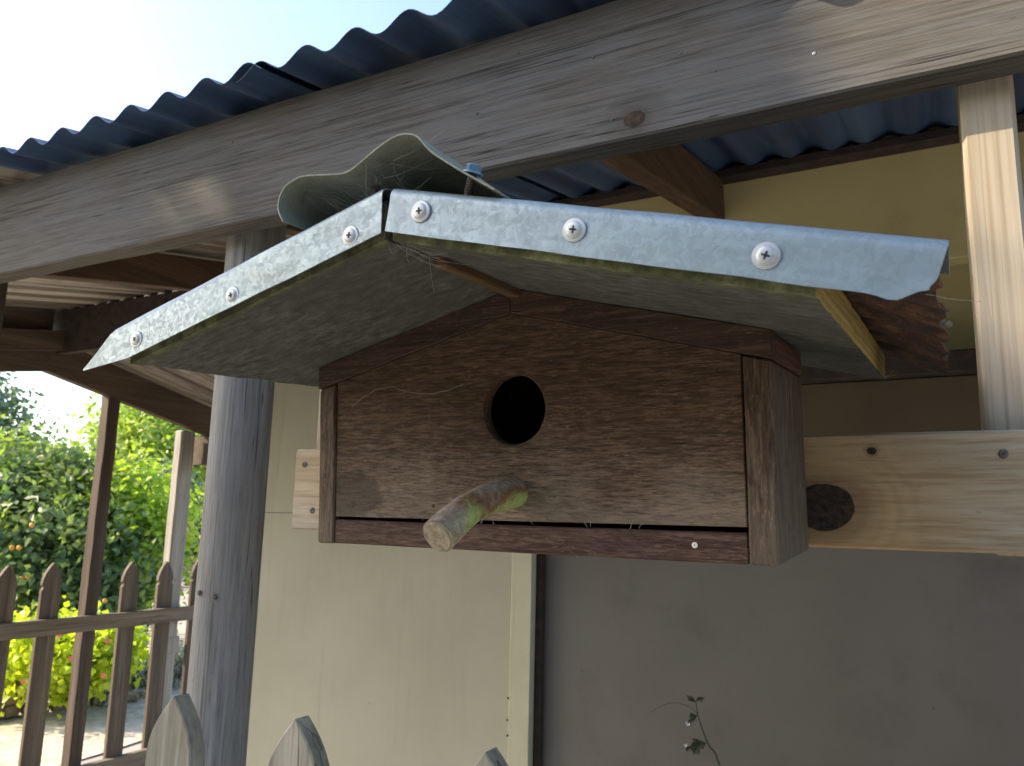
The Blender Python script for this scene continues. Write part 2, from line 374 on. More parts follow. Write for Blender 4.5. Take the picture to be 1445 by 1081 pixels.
def panel_wood(name, axis, d, m, l, greyc, glow, ghigh, amt, across=230, along=9.0, stain=False, zi=2, zscale=1.0):
    """brown timber that has gone grey where rain splashes it: grey factor follows a height range"""
    T = NT(name); c0 = T.node('TexCoord').outputs['Object']; c = T.coords(not stain)
    ai = 'XYZ'.index(axis)
    def sc(al, ac): return tuple(al if i == ai else ac for i in range(3))
    fine = T.noise(T.vec('MULTIPLY', c, sc(along, across)), 1.0, 7.0, 0.68, 0.2)
    long_ = T.noise(T.vec('MULTIPLY', c, sc(along * 0.35, across * 0.45)), 1.0, 5.0, 0.6, 0.3)
    big = T.noise(c, 9.0, 5.0, 0.62)
    g = T.math('ADD', T.math('MULTIPLY', fine, 0.6), T.math('MULTIPLY', long_, 0.4))
    col = T.ramp(g, [(0.37, d), (0.5, m), (0.63, l)])
    z = T.node('SeparateXYZ', {0: c0}).outputs[zi]
    zz = T.math('ADD', z, T.math('MULTIPLY', T.math('SUBTRACT', big, 0.5), 0.16))
    zz = T.math('ADD', zz, T.math('MULTIPLY', T.math('SUBTRACT', fine, 0.5), -0.16))
    gf = T.math('MULTIPLY', T.math('SUBTRACT', 1.0, T.step(zz, glow, ghigh)), amt)
    col = T.mix(gf, col, T.mix(long_, tuple(x * 0.55 for x in greyc[:3]) + (1,), greyc))
    fl1 = T.noise(T.vec('ADD', T.vec('MULTIPLY', c, sc(120.0, 760.0)), (5.5, 2.2, 8.8)), 1.0, 3.0, 0.6)
    fl2 = T.noise(T.vec('ADD', T.vec('MULTIPLY', c, sc(60.0, 520.0)), (1.5, 9.2, 3.8)), 1.0, 3.0, 0.6, 0.2)
    fmod = T.noise(T.vec('MULTIPLY', c, sc(18.0, 40.0)), 1.0, 4.0, 0.65)
    pale = tuple(min(0.6, x * 2.1 + 0.03) for x in l[:3]) + (1,)
    col = T.mix(T.math('MULTIPLY', T.math('MULTIPLY', T.step(fl1, 0.57, 0.63), T.step(fmod, 0.42, 0.62)), T.math('ADD', 0.30, T.math('MULTIPLY', gf, 0.5))), col, pale)
    col = T.mix(T.math('MULTIPLY', T.math('MULTIPLY', T.step(fl2, 0.56, 0.62), T.step(T.math('SUBTRACT', 1.0, fmod), 0.42, 0.62)), 0.5), col, tuple(x * 0.5 for x in d[:3]) + (1,))
    dk = T.noise(T.vec('MULTIPLY', c, sc(26.0, 60.0)), 1.0, 5.0, 0.6)
    col = T.mix(T.math('MULTIPLY', T.step(dk, 0.60, 0.72), 0.55), col, tuple(x * 0.45 for x in d[:3]) + (1,))
    if stain:
        # dark water stain low on the left, pale scuffs round the perch, worm specks
        s = T.node('SeparateXYZ', {0: c0}).outputs
        wv = T.math('MULTIPLY', T.math('SUBTRACT', T.noise(c0, 30.0, 4.0), 0.5), 0.05)
        dx = T.math('MULTIPLY', T.math('SUBTRACT', s[0], 0.045), 0.75); dz = T.math('SUBTRACT', s[2], 0.055)
        dd = T.math('ADD', T.math('SQRT', T.math('ADD', T.math('MULTIPLY', dx, dx), T.math('MULTIPLY', dz, dz))), wv)
        col = T.mix(T.math('MULTIPLY', T.math('SUBTRACT', 1.0, T.step(dd, 0.022, 0.034)), 0.6), col, L(0.022, 0.016, 0.014))
        dx = T.math('MULTIPLY', T.math('SUBTRACT', s[0], 0.222), 0.33); dz = T.math('SUBTRACT', s[2], 0.040)
        dd = T.math('ADD', T.math('SQRT', T.math('ADD', T.math('MULTIPLY', dx, dx), T.math('MULTIPLY', dz, dz))), wv)
        col = T.mix(T.math('MULTIPLY', T.math('SUBTRACT', 1.0, T.step(dd, 0.004, 0.022)), T.math('MULTIPLY', T.step(fine, 0.42, 0.6), 0.6)), col, L(0.30, 0.25, 0.19))
    vo = T.node('TexVoronoi', {'Vector': T.vec('MULTIPLY', c, (60.0, 60.0, 60.0)), 'Scale': 1.0}, feature='F1')
    sp = T.math('MULTIPLY', T.math('SUBTRACT', 1.0, T.step(vo.outputs['Distance'], 0.07, 0.15)), T.step(T.noise(c, 11.0, 2.0), 0.56, 0.64))
    col = T.mix(T.math('MULTIPLY', sp, 0.8), col, L(0.008, 0.006, 0.006))
    T.put(T.b.inputs['Base Color'], col); T.b.inputs['Roughness'].default_value = 0.72; T.b.inputs['Specular IOR Level'].default_value = 0.28
    T.bump(T.math('ADD', fine, T.math('MULTIPLY', long_, 0.5)), 0.8, 0.0014)
    return T.m
M['front'] = panel_wood('weathered_brown_plywood', 'X', L(0.021, 0.0125, 0.007), L(0.066, 0.039, 0.0225), L(0.130, 0.083, 0.050), L(0.27, 0.22, 0.168), 0.0, 0.125, 0.85, stain=True, across=640, along=75)
M['side'] = panel_wood('brown_hardwood_upright', 'Z', L(0.018, 0.011, 0.007), L(0.058, 0.036, 0.023), L(0.130, 0.088, 0.06), L(0.22, 0.18, 0.14), -0.02, 0.14, 0.45, across=420, along=40)
M['trim'] = panel_wood('red_brown_hardwood_trim', 'X', L(0.018, 0.010, 0.007), L(0.050, 0.029, 0.019), L(0.095, 0.058, 0.039), L(0.16, 0.12, 0.09), -1, -0.5, 0.0)
M['trimside'] = panel_wood('red_brown_side_trim', 'Y', L(0.025, 0.012, 0.008), L(0.07, 0.036, 0.022), L(0.115, 0.064, 0.041), L(0.16, 0.12, 0.09), -1, -0.5, 0.0)
M['sill'] = panel_wood('red_hardwood_bottom_rail', 'X', L(0.024, 0.012, 0.009), L(0.066, 0.036, 0.027), L(0.15, 0.095, 0.075), L(0.20, 0.15, 0.12), -1, -0.5, 0.0, across=420, along=45)
M['soffit'] = soffit_mat('mossy_plywood')
M['plyedge'] = wood('raw_plywood_edge', 'Y', L(0.17, 0.125, 0.035), L(0.36, 0.28, 0.10), L(0.48, 0.39, 0.17), ring=900, ringamt=0.5, across=260, along=5, crack=0.5, vary=False, specks=0)
M['batten'] = wood('orange_brown_batten', 'Y', L(0.04, 0.024, 0.011), L(0.105, 0.064, 0.03), L(0.19, 0.125, 0.065), across=250, along=8)
M['galv'] = galv('galvanised_steel', rough=0.4, metal=0.6)
M['cap'] = galv('grimy_galvanised_steel', base=L(0.20, 0.22, 0.175), lo=L(0.15, 0.165, 0.13), grime=L(0.085, 0.095, 0.055), grimeamt=0.85, metal=0.15, rough=0.6)
M['zinc'] = galv('zinc_screw', base=L(0.42, 0.45, 0.47), lo=L(0.34, 0.37, 0.4), grimeamt=0.2, metal=0.6, rough=0.4)
M['tek'] = simple('blue_coated_bolt', L(0.10, 0.19, 0.26), L(0.16, 0.27, 0.35), 60, 0.45, 0.3)
M['rust'] = rusty('rusted_iron')
M['thread'] = simple('dull_screw_thread', L(0.06, 0.055, 0.05), L(0.14, 0.125, 0.11), 200, 0.6, 0.5)
M['slot'] = simple('dark_screw_slot', L(0.02, 0.02, 0.02), L(0.05, 0.05, 0.05), 200, 0.7, 0.3)
M['iron'] = galv('corrugated_iron', base=L(0.054, 0.105, 0.215), lo=L(0.042, 0.085, 0.18), grime=L(0.035, 0.05, 0.085), grimeamt=0.3, metal=0.2, rough=0.5)
def streaky_iron(name, c1, c2, c3, dirt, metal=0.1):
    T = NT(name); c = T.coords(False)
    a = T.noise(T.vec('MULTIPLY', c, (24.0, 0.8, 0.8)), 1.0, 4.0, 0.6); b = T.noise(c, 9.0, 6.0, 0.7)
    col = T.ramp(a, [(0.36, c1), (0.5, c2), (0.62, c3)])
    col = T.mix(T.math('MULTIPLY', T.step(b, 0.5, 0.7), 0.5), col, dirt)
    T.put(T.b.inputs['Base Color'], col); T.b.inputs['Roughness'].default_value = 0.55; T.b.inputs['Metallic'].default_value = metal
    T.bump(b, 0.15, 0.003)
    return T.m
M['litiron'] = streaky_iron('lit_shaded_brown_grey_iron', L(0.06, 0.045, 0.036), L(0.19, 0.16, 0.135), L(0.38, 0.34, 0.29), L(0.12, 0.085, 0.06))  # rib stripes and warm tone paint light and shade into the iron
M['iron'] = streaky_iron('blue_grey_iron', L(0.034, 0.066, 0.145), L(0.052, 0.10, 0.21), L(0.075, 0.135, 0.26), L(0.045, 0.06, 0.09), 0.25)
M['cream'] = paint('cream_wall_paint', L(0.34, 0.335, 0.26), L(0.385, 0.38, 0.30), 0.6, 3.0, L(0.24, 0.225, 0.16), 0.32, True)
M['creamtrim'] = paint('cream_trim_paint', L(0.42, 0.41, 0.30), L(0.47, 0.46, 0.345), 0.5, 8.0, L(0.25, 0.22, 0.14), 0.3, True)
M['yellow'] = paint('yellow_cream_board_paint', L(0.50, 0.435, 0.22), L(0.55, 0.48, 0.245), 0.6, 4.0, L(0.20, 0.165, 0.06), 0.3, False)
M['olive'] = paint('olive_brown_board_paint', L(0.08, 0.064, 0.042), L(0.10, 0.08, 0.053), 0.6, 5.0, L(0.05, 0.045, 0.03), 0.35)
M['greydoor'] = paint('charcoal_door_paint', L(0.118, 0.112, 0.103), L(0.15, 0.142, 0.131), 0.65, 1.8, L(0.055, 0.05, 0.046), 0.35)
M['dark'] = simple('dark_timber_and_shade', L(0.02, 0.014, 0.012), L(0.045, 0.03, 0.024), 30, 0.8)  # serves dark timber and also parts darkened to look shaded
M['web'] = simple('cobweb_silk', L(0.26, 0.26, 0.24), L(0.32, 0.32, 0.29), 300, 0.8, 0, 0)
M['white'] = simple('white_plastic', L(0.7, 0.7, 0.66), L(0.8, 0.8, 0.76), 50, 0.5)

def bark_perch():
    T = NT('lichened_green_bark'); c = T.coords(False)
    s = T.node('SeparateXYZ', {0: c}).outputs
    n = T.noise(c, 140.0, 6.0, 0.7); b = T.noise(c, 30.0, 4.0, 0.6)
    f = T.math('ADD', T.math('MULTIPLY', T.math('SUBTRACT', s[0], 0.249), 16.0), T.math('MULTIPLY', T.math('SUBTRACT', b, 0.5), 1.4))
    f = T.math('ADD', f, T.math('MULTIPLY', T.math('SUBTRACT', 0.045, s[2]), 20.0))
    grey = T.ramp(n, [(0.3, L(0.13, 0.095, 0.07)), (0.5, L(0.23, 0.18, 0.135)), (0.7, L(0.36, 0.34, 0.29))])
    green = T.ramp(n, [(0.3, L(0.18, 0.22, 0.06)), (0.5, L(0.26, 0.33, 0.10)), (0.72, L(0.36, 0.41, 0.18))])
    brown = T.ramp(n, [(0.35, L(0.09, 0.045, 0.02)), (0.65, L(0.22, 0.13, 0.06))])
    col = T.mix(T.step(f, -0.35, -0.05), grey, brown)
    col = T.mix(T.step(f, 0.0, 0.22), col, green)
    tip = T.math('SUBTRACT', 1.0, T.step(T.math('ADD', s[1], T.math('MULTIPLY', b, 0.03)), -0.083, -0.07))
    col = T.mix(T.math('MULTIPLY', tip, 0.8), col, grey)
    T.put(T.b.inputs['Base Color'], col); T.b.inputs['Roughness'].default_value = 0.7
    T.bump(T.math('ADD', n, b), 0.35, 0.001)
    return T.m
M['perch'] = bark_perch()
M['perchend'] = simple('sawn_twig_end', L(0.15, 0.125, 0.085), L(0.30, 0.26, 0.19), 160, 0.8)
M['ground'] = simple('pale_gravel_ground', L(0.25, 0.235, 0.205), L(0.37, 0.35, 0.31), 2.2, 0.95, 0, 0.5, 0.02, 9)
M['gravel'] = simple('pale_gravel', L(0.33, 0.29, 0.22), L(0.50, 0.45, 0.37), 14.0, 0.95, 0, 0.6, 0.02, 9)
M['stone'] = simple('warm_stone', L(0.17, 0.13, 0.085), L(0.34, 0.27, 0.18), 12.0, 0.9, 0, 0.6, 0.01)
M['hill'] = simple('wooded_hill', L(0.05, 0.07, 0.03), L(0.11, 0.13, 0.06), 0.25, 1.0, 0, 1.0, 0.5)
M['bark'] = simple('tree_bark', L(0.05, 0.035, 0.025), L(0.12, 0.09, 0.065), 25, 0.9)
M['citrus'] = leafmat('citrus_leaf', L(0.08, 0.135, 0.065), L(0.14, 0.21, 0.085), L(0.34, 0.39, 0.10), 0.4, 1.6)
M['shadeleaf'] = leafmat('shade_tree_leaf', L(0.04, 0.075, 0.02), L(0.06, 0.10, 0.03), L(0.08, 0.12, 0.03), 0.12, 1.6)
M['bright'] = leafmat('bright_leaf', L(0.24, 0.34, 0.04), L(0.40, 0.50, 0.06), L(0.52, 0.56, 0.08), 0.5, 2.0)
M['lime'] = leafmat('lime_nasturtium_leaf', L(0.40, 0.47, 0.03), L(0.52, 0.55, 0.04), L(0.34, 0.44, 0.03), 0.45, 2.0)
M['pine'] = leafmat('pine_needle_leaf', L(0.18, 0.27, 0.06), L(0.32, 0.42, 0.08), L(0.48, 0.52, 0.12), 0.45, 1.2)
M['greyleaf'] = leafmat('grey_shrub_leaf', L(0.17, 0.20, 0.17), L(0.25, 0.28, 0.24), L(0.19, 0.17, 0.15), 0.2, 3.0)
M['bluegreen'] = leafmat('blue_green_leaf', L(0.11, 0.17, 0.12), L(0.16, 0.23, 0.15), L(0.22, 0.28, 0.14), 0.35, 1.0)
M['orange'] = simple('orange_peel', L(0.55, 0.27, 0.03), L(0.65, 0.34, 0.04), 40, 0.5)
M['weed'] = leafmat('weed_leaf', L(0.022, 0.032, 0.018), L(0.032, 0.045, 0.025), L(0.03, 0.04, 0.02), 0.1, 9.0)
M['petal'] = simple('pale_petal', L(0.6, 0.65, 0.75), L(0.75, 0.78, 0.85), 50, 0.6, 0, 0)
M['pink'] = simple('pink_petal', L(0.6, 0.14, 0.09), L(0.7, 0.22, 0.12), 50, 0.6, 0, 0)

# ------------------------------------------------------------------ setting: ground, path, hills
g = MB(); n = 40
def gz(x, y):
    r = math.hypot(x, y)
    return -ZC + (0.03 * nz((x, y, 0), 0.6) if r > 2.5 else 0) + max(0.0, r - 14) * 0.02
rings = [0, 1, 2, 3, 4, 5, 6, 8, 10, 13, 17, 25, 40, 80, 200, 600]
vs = [(0, 0, -ZC)]; fs = []
for k, r in enumerate(rings[1:]):
    for j in range(64):
        a = 2 * math.pi * j / 64; x, y = r * math.cos(a), r * math.sin(a); vs.append((x, y, gz(x, y)))
for j in range(64): fs.append((0, 1 + j, 1 + (j + 1) % 64))
for k in range(len(rings) - 2):
    for j in range(64):
        a = 1 + k * 64 + j; b = 1 + k * 64 + (j + 1) % 64; fs.append((a, a + 64, b + 64, b))
gr = MB().add(vs, fs).build('ground', M['ground'], smooth=True); tag(gr, 'pale gravel garden ground around the verandah', kind='structure')
pth = MB()
pl = []
for i in range(40):
    t = i / 39; x = -4.55 - 0.5 * math.sin(t * 2.0) * 0.4 - 0.9 * t * t; y = -2.0 + 11 * t
    pl.append([(x - 0.62 + 0.05 * nz((x, y, 1), 3), y, gz(x - .6, y) + 0.012), (x + 0.45 + 0.05 * nz((x, y, 5), 3), y, gz(x + .4, y) + 0.012)])
pth.loft(pl, cap=False, closed=False)
tag(pth.build('path', M['gravel']), 'sunlit pale gravel garden path beyond the side fence', kind='structure')
hm = MB(); rows = []
for i in range(13):
    t = i / 12; row = []
    for j in range(61):
        a = math.radians(75 + 140 * j / 60); r = 70 + 90 * t
        hgt = (9.0 + 5 * mnoise.noise(Vector((math.cos(a) * 3, math.sin(a) * 3, 2)))) * math.sin(t * math.pi * 0.5) + (1.5 * mnoise.noise(Vector((r * .12, a * 9, 1))) if t > 0 else 0)
        row.append((r * math.cos(a), r * math.sin(a), -ZC + hgt + 0.3))
    rows.append(row)
hm.loft(rows, cap=False, closed=False)
tag(hm.build('hills', M['hill'], smooth=True), 'low wooded hills beyond the garden', kind='structure')

# ------------------------------------------------------------------ verandah
def roofz(y): return 0.650 + 0.19 * (y - 0.84)
ver = thing('verandah', 'timber verandah with weathered beam, round pole and corrugated iron roof', 'verandah', (-0.9, 0.9, -ZC))
beam = MB().board((-3.75, 0.856, 0.543), (0.9, 0.856, 0.543), 0.042, 0.187, seg=150, ch=0.0025, wob=0.0022, wf=5.0).build('beam', M['beam'], ver, smooth=True, angle=0.5, label='long weathered grey-brown beam under the roof edge')
# right hanging stud and its hidden twin at the left end of the rail
MB().box(0.0315, 0.0795, 0.8775, 0.964, -0.02, 0.632, ch=0.004, seg=20, wob=0.0008).build('stud', M['stud'], ver, smooth=True, angle=0.5, label='pale pine upright lit by the sun')
MB().box(-0.803, -0.757, 0.8775, 0.964, -0.015, 0.632, ch=0.003, seg=20, wob=0.0008).build('stud', M['stud'], ver, smooth=True, angle=0.5, label='pine upright half hidden behind the nesting box')
rail = MB().board((-0.8195, 0.867, 0.0385), (0.9, 0.867, 0.0385), 0.020, 0.112, seg=60, ch=0.0022, wob=0.0007).build('rail', M['rail'], ver, smooth=True, angle=0.5, label='knotty pine board that carries the nesting box')

# screw with a washer head, cross slot pointing to -Y
def screw_mesh(r, name, mat, wafer=True):
    m = MB(); n = 24
    prof = [(r, 0.0), (r, -r * 0.10), (r * 0.95, -r * 0.17), (r * 0.70, -r * 0.20), (r * 0.62, -r * 0.30), (r * 0.44, -r * 0.36), (r * 0.18, -r * 0.35)] if wafer else \
           [(r, 0.0), (r, -r * 0.10), (r * 0.86, -r * 0.22), (r * 0.5, -r * 0.26), (r * 0.3, -r * 0.2), (r * 0.16, -r * 0.16)]
    rr = [[(q * math.cos(2 * math.pi * j / n), y, q * math.sin(2 * math.pi * j / n)) for j in range(n)] for q, y in prof]
    m.loft(rr)
    return m
def slot_mb(r, y):
    m = MB()
    for a in (0.5, 0.5 + math.pi / 2):
        d = Vector((math.cos(a), 0, math.sin(a)))
        c = Vector((0, y, 0)); m.board(c - d * r * 0.30, c + d * r * 0.30, r * 0.13, r * 0.06, (0, 1, 0), ch=r * 0.01)
    return m
SCREWS = {}
def screw(parent, loc, r, kind='wafer', rot=0.0, tilt=0.0, mat='zinc'):
    key = (kind, round(r, 4), mat)
    if key not in SCREWS:
        a = screw_mesh(r, 'screw', M[mat], kind == 'wafer'); b = slot_mb(r, -r * (0.375 if kind == 'wafer' else 0.23))
        me = bpy.data.meshes.new('screw')
        nv = len(a.v); me.from_pydata([tuple(v) for v in a.v + b.v], [], a.f + [tuple(i + nv for i in f) for f in b.f])
        me.materials.append(M[mat]); me.materials.append(M['slot'])
        for i, p in enumerate(me.polygons):
            p.use_smooth = i < len(a.f); p.material_index = 0 if i < len(a.f) else 1
        bm = bmesh.new(); bm.from_mesh(me); bmesh.ops.recalc_face_normals(bm, faces=bm.faces[:])
        for e in bm.edges: e.smooth = not (len(e.link_faces) == 2 and e.calc_face_angle(0) > 0.7)
        bm.to_mesh(me); bm.free(); SCREWS[key] = me
    o = bpy.data.objects.new('screw', SCREWS[key]); COL.objects.link(o); o.parent = parent
    o.location = Vector(loc) - ORG[parent.name]; o.rotation_euler = (tilt, rot, 0)
    return o
for (x, z, a) in ((-0.801, 0.073, .2), (-0.781, 0.009, .9), (0.044, 0.072, .4), (0.46, 0.02, .1)):
    screw(rail, (x, 0.8567, z), 0.0042, 'flat', a, mat='thread')
# nail heads along the beam
for (x, z) in ((-1.13, 0.545), (-1.055, 0.497), (-1.048, 0.528), (-0.80, 0.576), (-0.62, 0.585), (-0.46, 0.60), (-0.355, 0.566), (-0.245, 0.541), (-0.205, 0.507), (-0.52, 0.53), (-0.33, 0.478), (-0.98, 0.59), (-0.70, 0.555), (-0.1, 0.50)):
    screw(beam, (x, 0.8344, z), 0.0011 + 0.0012 * rnd.random(), 'flat', rnd.random() * 3, mat=rnd.choice(('thread', 'thread', 'slot', 'zinc')))

# round pole, flattened where it meets the beam
def pole(x, y, r, z0, z1, mat, label, parent, seg=40, taper=0.0, name='pole', seed=0.0):
    m = MB(); rr = []
    for i in range(seg + 1):
        z = z0 + (z1 - z0) * i / seg; ring = []
        for j in range(36):
            t = 2 * math.pi * j / 36
            q = r * (1 - taper * i / seg) * (1 + 0.02 * nz((math.cos(t) * .6, math.sin(t) * .6, z * .3), 2.2, seed) + 0.012 * nz((math.cos(t) * 4, math.sin(t) * 4, z * .6), 1.0, seed + 3))
            q *= 1 - 0.022 * max(0, math.cos(3 * t + 0.8)) ** 6
            px, py = x + q * math.cos(t), y + q * math.sin(t)
            if z > 0.40: py = max(py, 0.8785)
            ring.append((px, py, z))
        rr.append(ring)
    m.loft(rr)
    return m.build(name, mat, parent, smooth=True, angle=0.8, label=label)
pl_ = pole(-1.008, 0.926, 0.0475, -ZC - 0.05, 0.634, M['pole'], 'round grey weathered pole with cracks', ver, seed=1.3)
for (x, z, y) in ((-0.985, -0.122, 0.8825), (-1.014, -0.118, 0.8775)): screw(pl_, (x, y, z), 0.0042, 'flat', .4, mat='slot')

# rafters
def rafter(x, w, h, y0, y1, label=None, mat='rafter'):
    zt = lambda y: roofz(y) - 0.012
    return MB().board((x, y0, zt(y0) - h / 2), (x, y1, zt(y1) - h / 2), w, h, seg=24, ch=0.0025, wob=0.0015).build('rafter', M[mat], ver, smooth=True, angle=0.5, label=label)
for (x, h) in ((-0.463, 0.100), (-2.05, 0.10), (1.05, 0.10), (-1.27, 0.09)):
    rafter(x, 0.048, h, 0.880, 1.845)
# corrugated roof sheets, seen from below; each sheet its own part, laps visible at the edge
PITCH = 0.0895
def roof_sheet(x0, x1, lift, y0, y1, fn, mat='iron', amp=0.0108, name='roof_sheet', parent=None, phase=0.0):
    nu = int((x1 - x0) / PITCH * 12)
    def f(u, v):
        x = x0 + (x1 - x0) * u; y = y0 + (y1 - y0) * v
        return (x, y + 0.004 * nz((x, 0, 0), 3.0, lift * 500) * (1 - v), fn(y) + lift + amp + amp * math.cos(2 * math.pi * (x + 0.678 + phase) / PITCH) + 0.0025 * nz((x, y, 0), 1.2) + 0.0020 * nz((x, y * .4, 4), 7.0))
    return MB().sheet(f, nu, 8, 0.0009).build(name, M[mat], parent or ver, smooth=True, angle=0.9)
xs = -3.764; k = 0
while xs < 1.2:
    roof_sheet(xs, xs + PITCH * 8.6, 0.0015 + 0.0024 * (k % 2), 0.765 - 0.004 * (k % 2), 2.135, roofz, 'litiron' if xs < -1.7 else 'iron', phase=0.022 * (k % 2))
    xs += PITCH * 8; k += 1
# far slope of the same roof
def roofz2(y): return 0.775 - 0.205 * (y - 2.07)
xs = -3.62
for k in range(3):
    roof_sheet(xs, xs + PITCH * 8.6, 0.0015 + 0.0022 * (k % 2), 2.10, 3.4, roofz2, 'litiron'); xs += PITCH * 8
MB().board((-3.6, 2.112, 0.79), (-1.5, 2.112, 0.79), 0.03, 0.20).build('ridge_board', M['dark'], ver)  # dark colour paints in the shadow wedge below the ridge
MB().board((-3.7, 2.155, 0.855), (1.3, 2.155, 0.855), 0.02, 0.19).build('ridge_light_stop', M['dark'], ver)  # plate added to keep light from leaking over the ridge board
# gable frame at the far left end
gx = -3.5
def gl(y): return 0.608 + 0.182 * (y - 2.07) if y < 2.07 else 0.608 - 0.209 * (y - 2.07)
def slab(x, w, ys, bot, top, name, mat, label=None):
    m = MB(); rr = [[(x - w / 2, y, bot(y)), (x + w / 2, y, bot(y)), (x + w / 2, y, top(y)), (x - w / 2, y, top(y))] for y in ys]
    return m.loft(rr).build(name, M[mat], ver, label=label)
slab(gx, 0.045, [0.88 + 1.19 * i / 8 for i in range(9)], gl, lambda y: roofz(y) - 0.004, 'gable_board', 'gable', 'dark gable board at the far end of the verandah')
slab(gx, 0.045, [2.071 + 1.33 * i / 8 for i in range(9)], gl, lambda y: gl(y) + 0.15, 'gable_board', 'gable', 'dark sloping gable beam in front of the trees')
slab(gx + 0.055, 0.04, [0.88 + 1.7 * i / 8 for i in range(9)], lambda y: 0.3235 + 0.18 * (y - 0.0), lambda y: 0.3235 + 0.18 * y + 0.09, 'rafter', 'gable')
slab(gx + 0.75, 0.05, [2.12 + 1.25 * i / 8 for i in range(9)], lambda y: roofz2(y) - 0.11, lambda y: roofz2(y) - 0.006, 'rafter', 'rafter')
MB().board((-3.62, 2.99, 0.335), (-1.5, 2.99, 0.335), 0.045, 0.15).build('back_beam', M['gable'], ver)
MB().box(-3.545, -3.485, 2.385, 2.447, -ZC, 0.60, ch=0.004, seg=30, wob=0.004).build('post', M['darkpost'], ver, smooth=True, angle=0.5, label='dark brown square post standing in the side fence')
MB().box(-3.575, -3.520, 2.84, 2.93, -ZC - 0.05, 0.432, ch=0.006, seg=30, wob=0.003).build('post', M['palepole'], ver, smooth=True, angle=0.5, label='pale grey post with one narrow sunlit face')
MB().box(-3.60, -3.515, 2.825, 2.945, -0.70, -0.615, ch=0.006).build('post_block', M['palepole'], ver)
MB().box(-1.79, -1.74, 0.8775, 0.93, 0.25, 0.63, ch=0.003).build('bracket', M['darkpost'], ver, label='dark short timber under the beam at the left edge')

# ------------------------------------------------------------------ shed behind
shed = thing('shed', 'cream painted garden shed with charcoal door under the verandah roof', 'shed', (-0.4, 1.9, -ZC))
YW = 1.85
MB().box(-2.08, -0.992, YW, YW + 0.06, -ZC, 0.010, ch=0.001).build('wall_panel', M['cream'], shed, label='cream lower wall sheet left of the door')
MB().box(-2.08, -0.992, YW + 0.0015, YW + 0.06, 0.0108, 0.90, ch=0.001).build('wall_panel', M['cream'], shed, label='cream upper wall sheet with a thin joint below it')
MB().box(-0.991, -0.9325, YW - 0.022, YW + 0.05, -ZC, 0.815, ch=0.003, seg=20, wob=0.0006).build('door_trim', M['creamtrim'], shed, smooth=True, angle=0.5)
MB().box(-0.975, -0.9312, YW - 0.026, YW - 0.0222, -ZC, 0.58, ch=0.001).build('trim_strip', M['creamtrim'], shed)
MB().box(-0.9305, -0.914, YW + 0.0, YW + 0.0195, -ZC, -0.012, ch=0.001).build('door_gap_shade', M['dark'], shed)  # dark strip added for the shaded gap beside the door trim
MB().box(-0.931, 2.4, YW + 0.02, YW + 0.09, -ZC, -0.012, ch=0.001).build('door', M['greydoor'], shed, label='large flat charcoal grey door')
MB().box(-0.931, 2.4, YW + 0.005, YW + 0.06, -0.01, 0.318, ch=0.002).build('lintel_board', M['olive'], shed, label='olive brown board above the door')
MB().box(-0.931, 2.4, YW - 0.03, YW + 0.05, 0.3195, 0.366, ch=0.003, seg=20, wob=0.001).build('window_sill', M['dark'], shed)
MB().box(-0.931, 2.4, YW - 0.004, YW + 0.05, 0.566, 0.95, ch=0.002).build('upper_board', M['yellow'], shed, label='yellow cream board under the roof')
MB().box(-0.931, 2.4, YW + 0.16, YW + 0.20, 0.367, 0.75, ch=0.001).build('window_back_panel', M['yellow'], shed, label='stained yellow panel deep in the dark opening')
MB().box(-0.931, 2.4, YW + 0.052, YW + 0.20, 0.60, 0.64, ch=0.001).build('window_head', M['dark'], shed)
MB().box(-2.08, -2.03, YW + 0.0605, 3.0, -ZC, 0.62, ch=0.002).build('side_wall', M['cream'], shed)
MB().box(-2.03, 2.4, 2.95, 3.0, -ZC, 0.55, ch=0.002).build('back_wall', M['cream'], shed)
MB().board((-2.0, 1.822, 0.8270), (2.4, 1.822, 0.8270), 0.046, 0.020).build('purlin', M['dark'], shed)
MB().box(2.35, 2.4, YW + 0.205, 2.95, -ZC, 0.55, ch=0.002).build('side_wall', M['cream'], shed)
for (px, py) in ((717, 985), (716, 1016), (716, 1038)):
    d = P(px, py, 1.0); d = d * ((YW - 0.0225) / d.y); screw(shed, (d.x, YW - 0.0225, d.z), 0.003, 'flat', mat='slot')
d = P(1339, 457, 1.0); d = d * ((YW + 0.155) / d.y)
kn = MB().tube([(d.x, YW + 0.16, d.z), (d.x, YW + 0.150, d.z)], [0.008, 0.006], 12).build('knob', M['white'], shed, smooth=True)

# ------------------------------------------------------------------ birdhouse (own leaning frame)
BM = Matrix(((1, 0.0069, 0.0053, -0.6282), (-0.0065, 0.9972, -0.0738, 0.7005), (-0.0058, 0.0738, 0.9973, -0.0286 + ZC), (0, 0, 0, 1)))
bh = thing('birdhouse', 'brown wooden nesting box with round hole and galvanised gable roof', 'birdhouse', mat=BM)
SL = 0.25545; H0 = 0.1985
def zl(x): return H0 + SL * x
def zr(x): return H0 + SL * (0.5 - x)
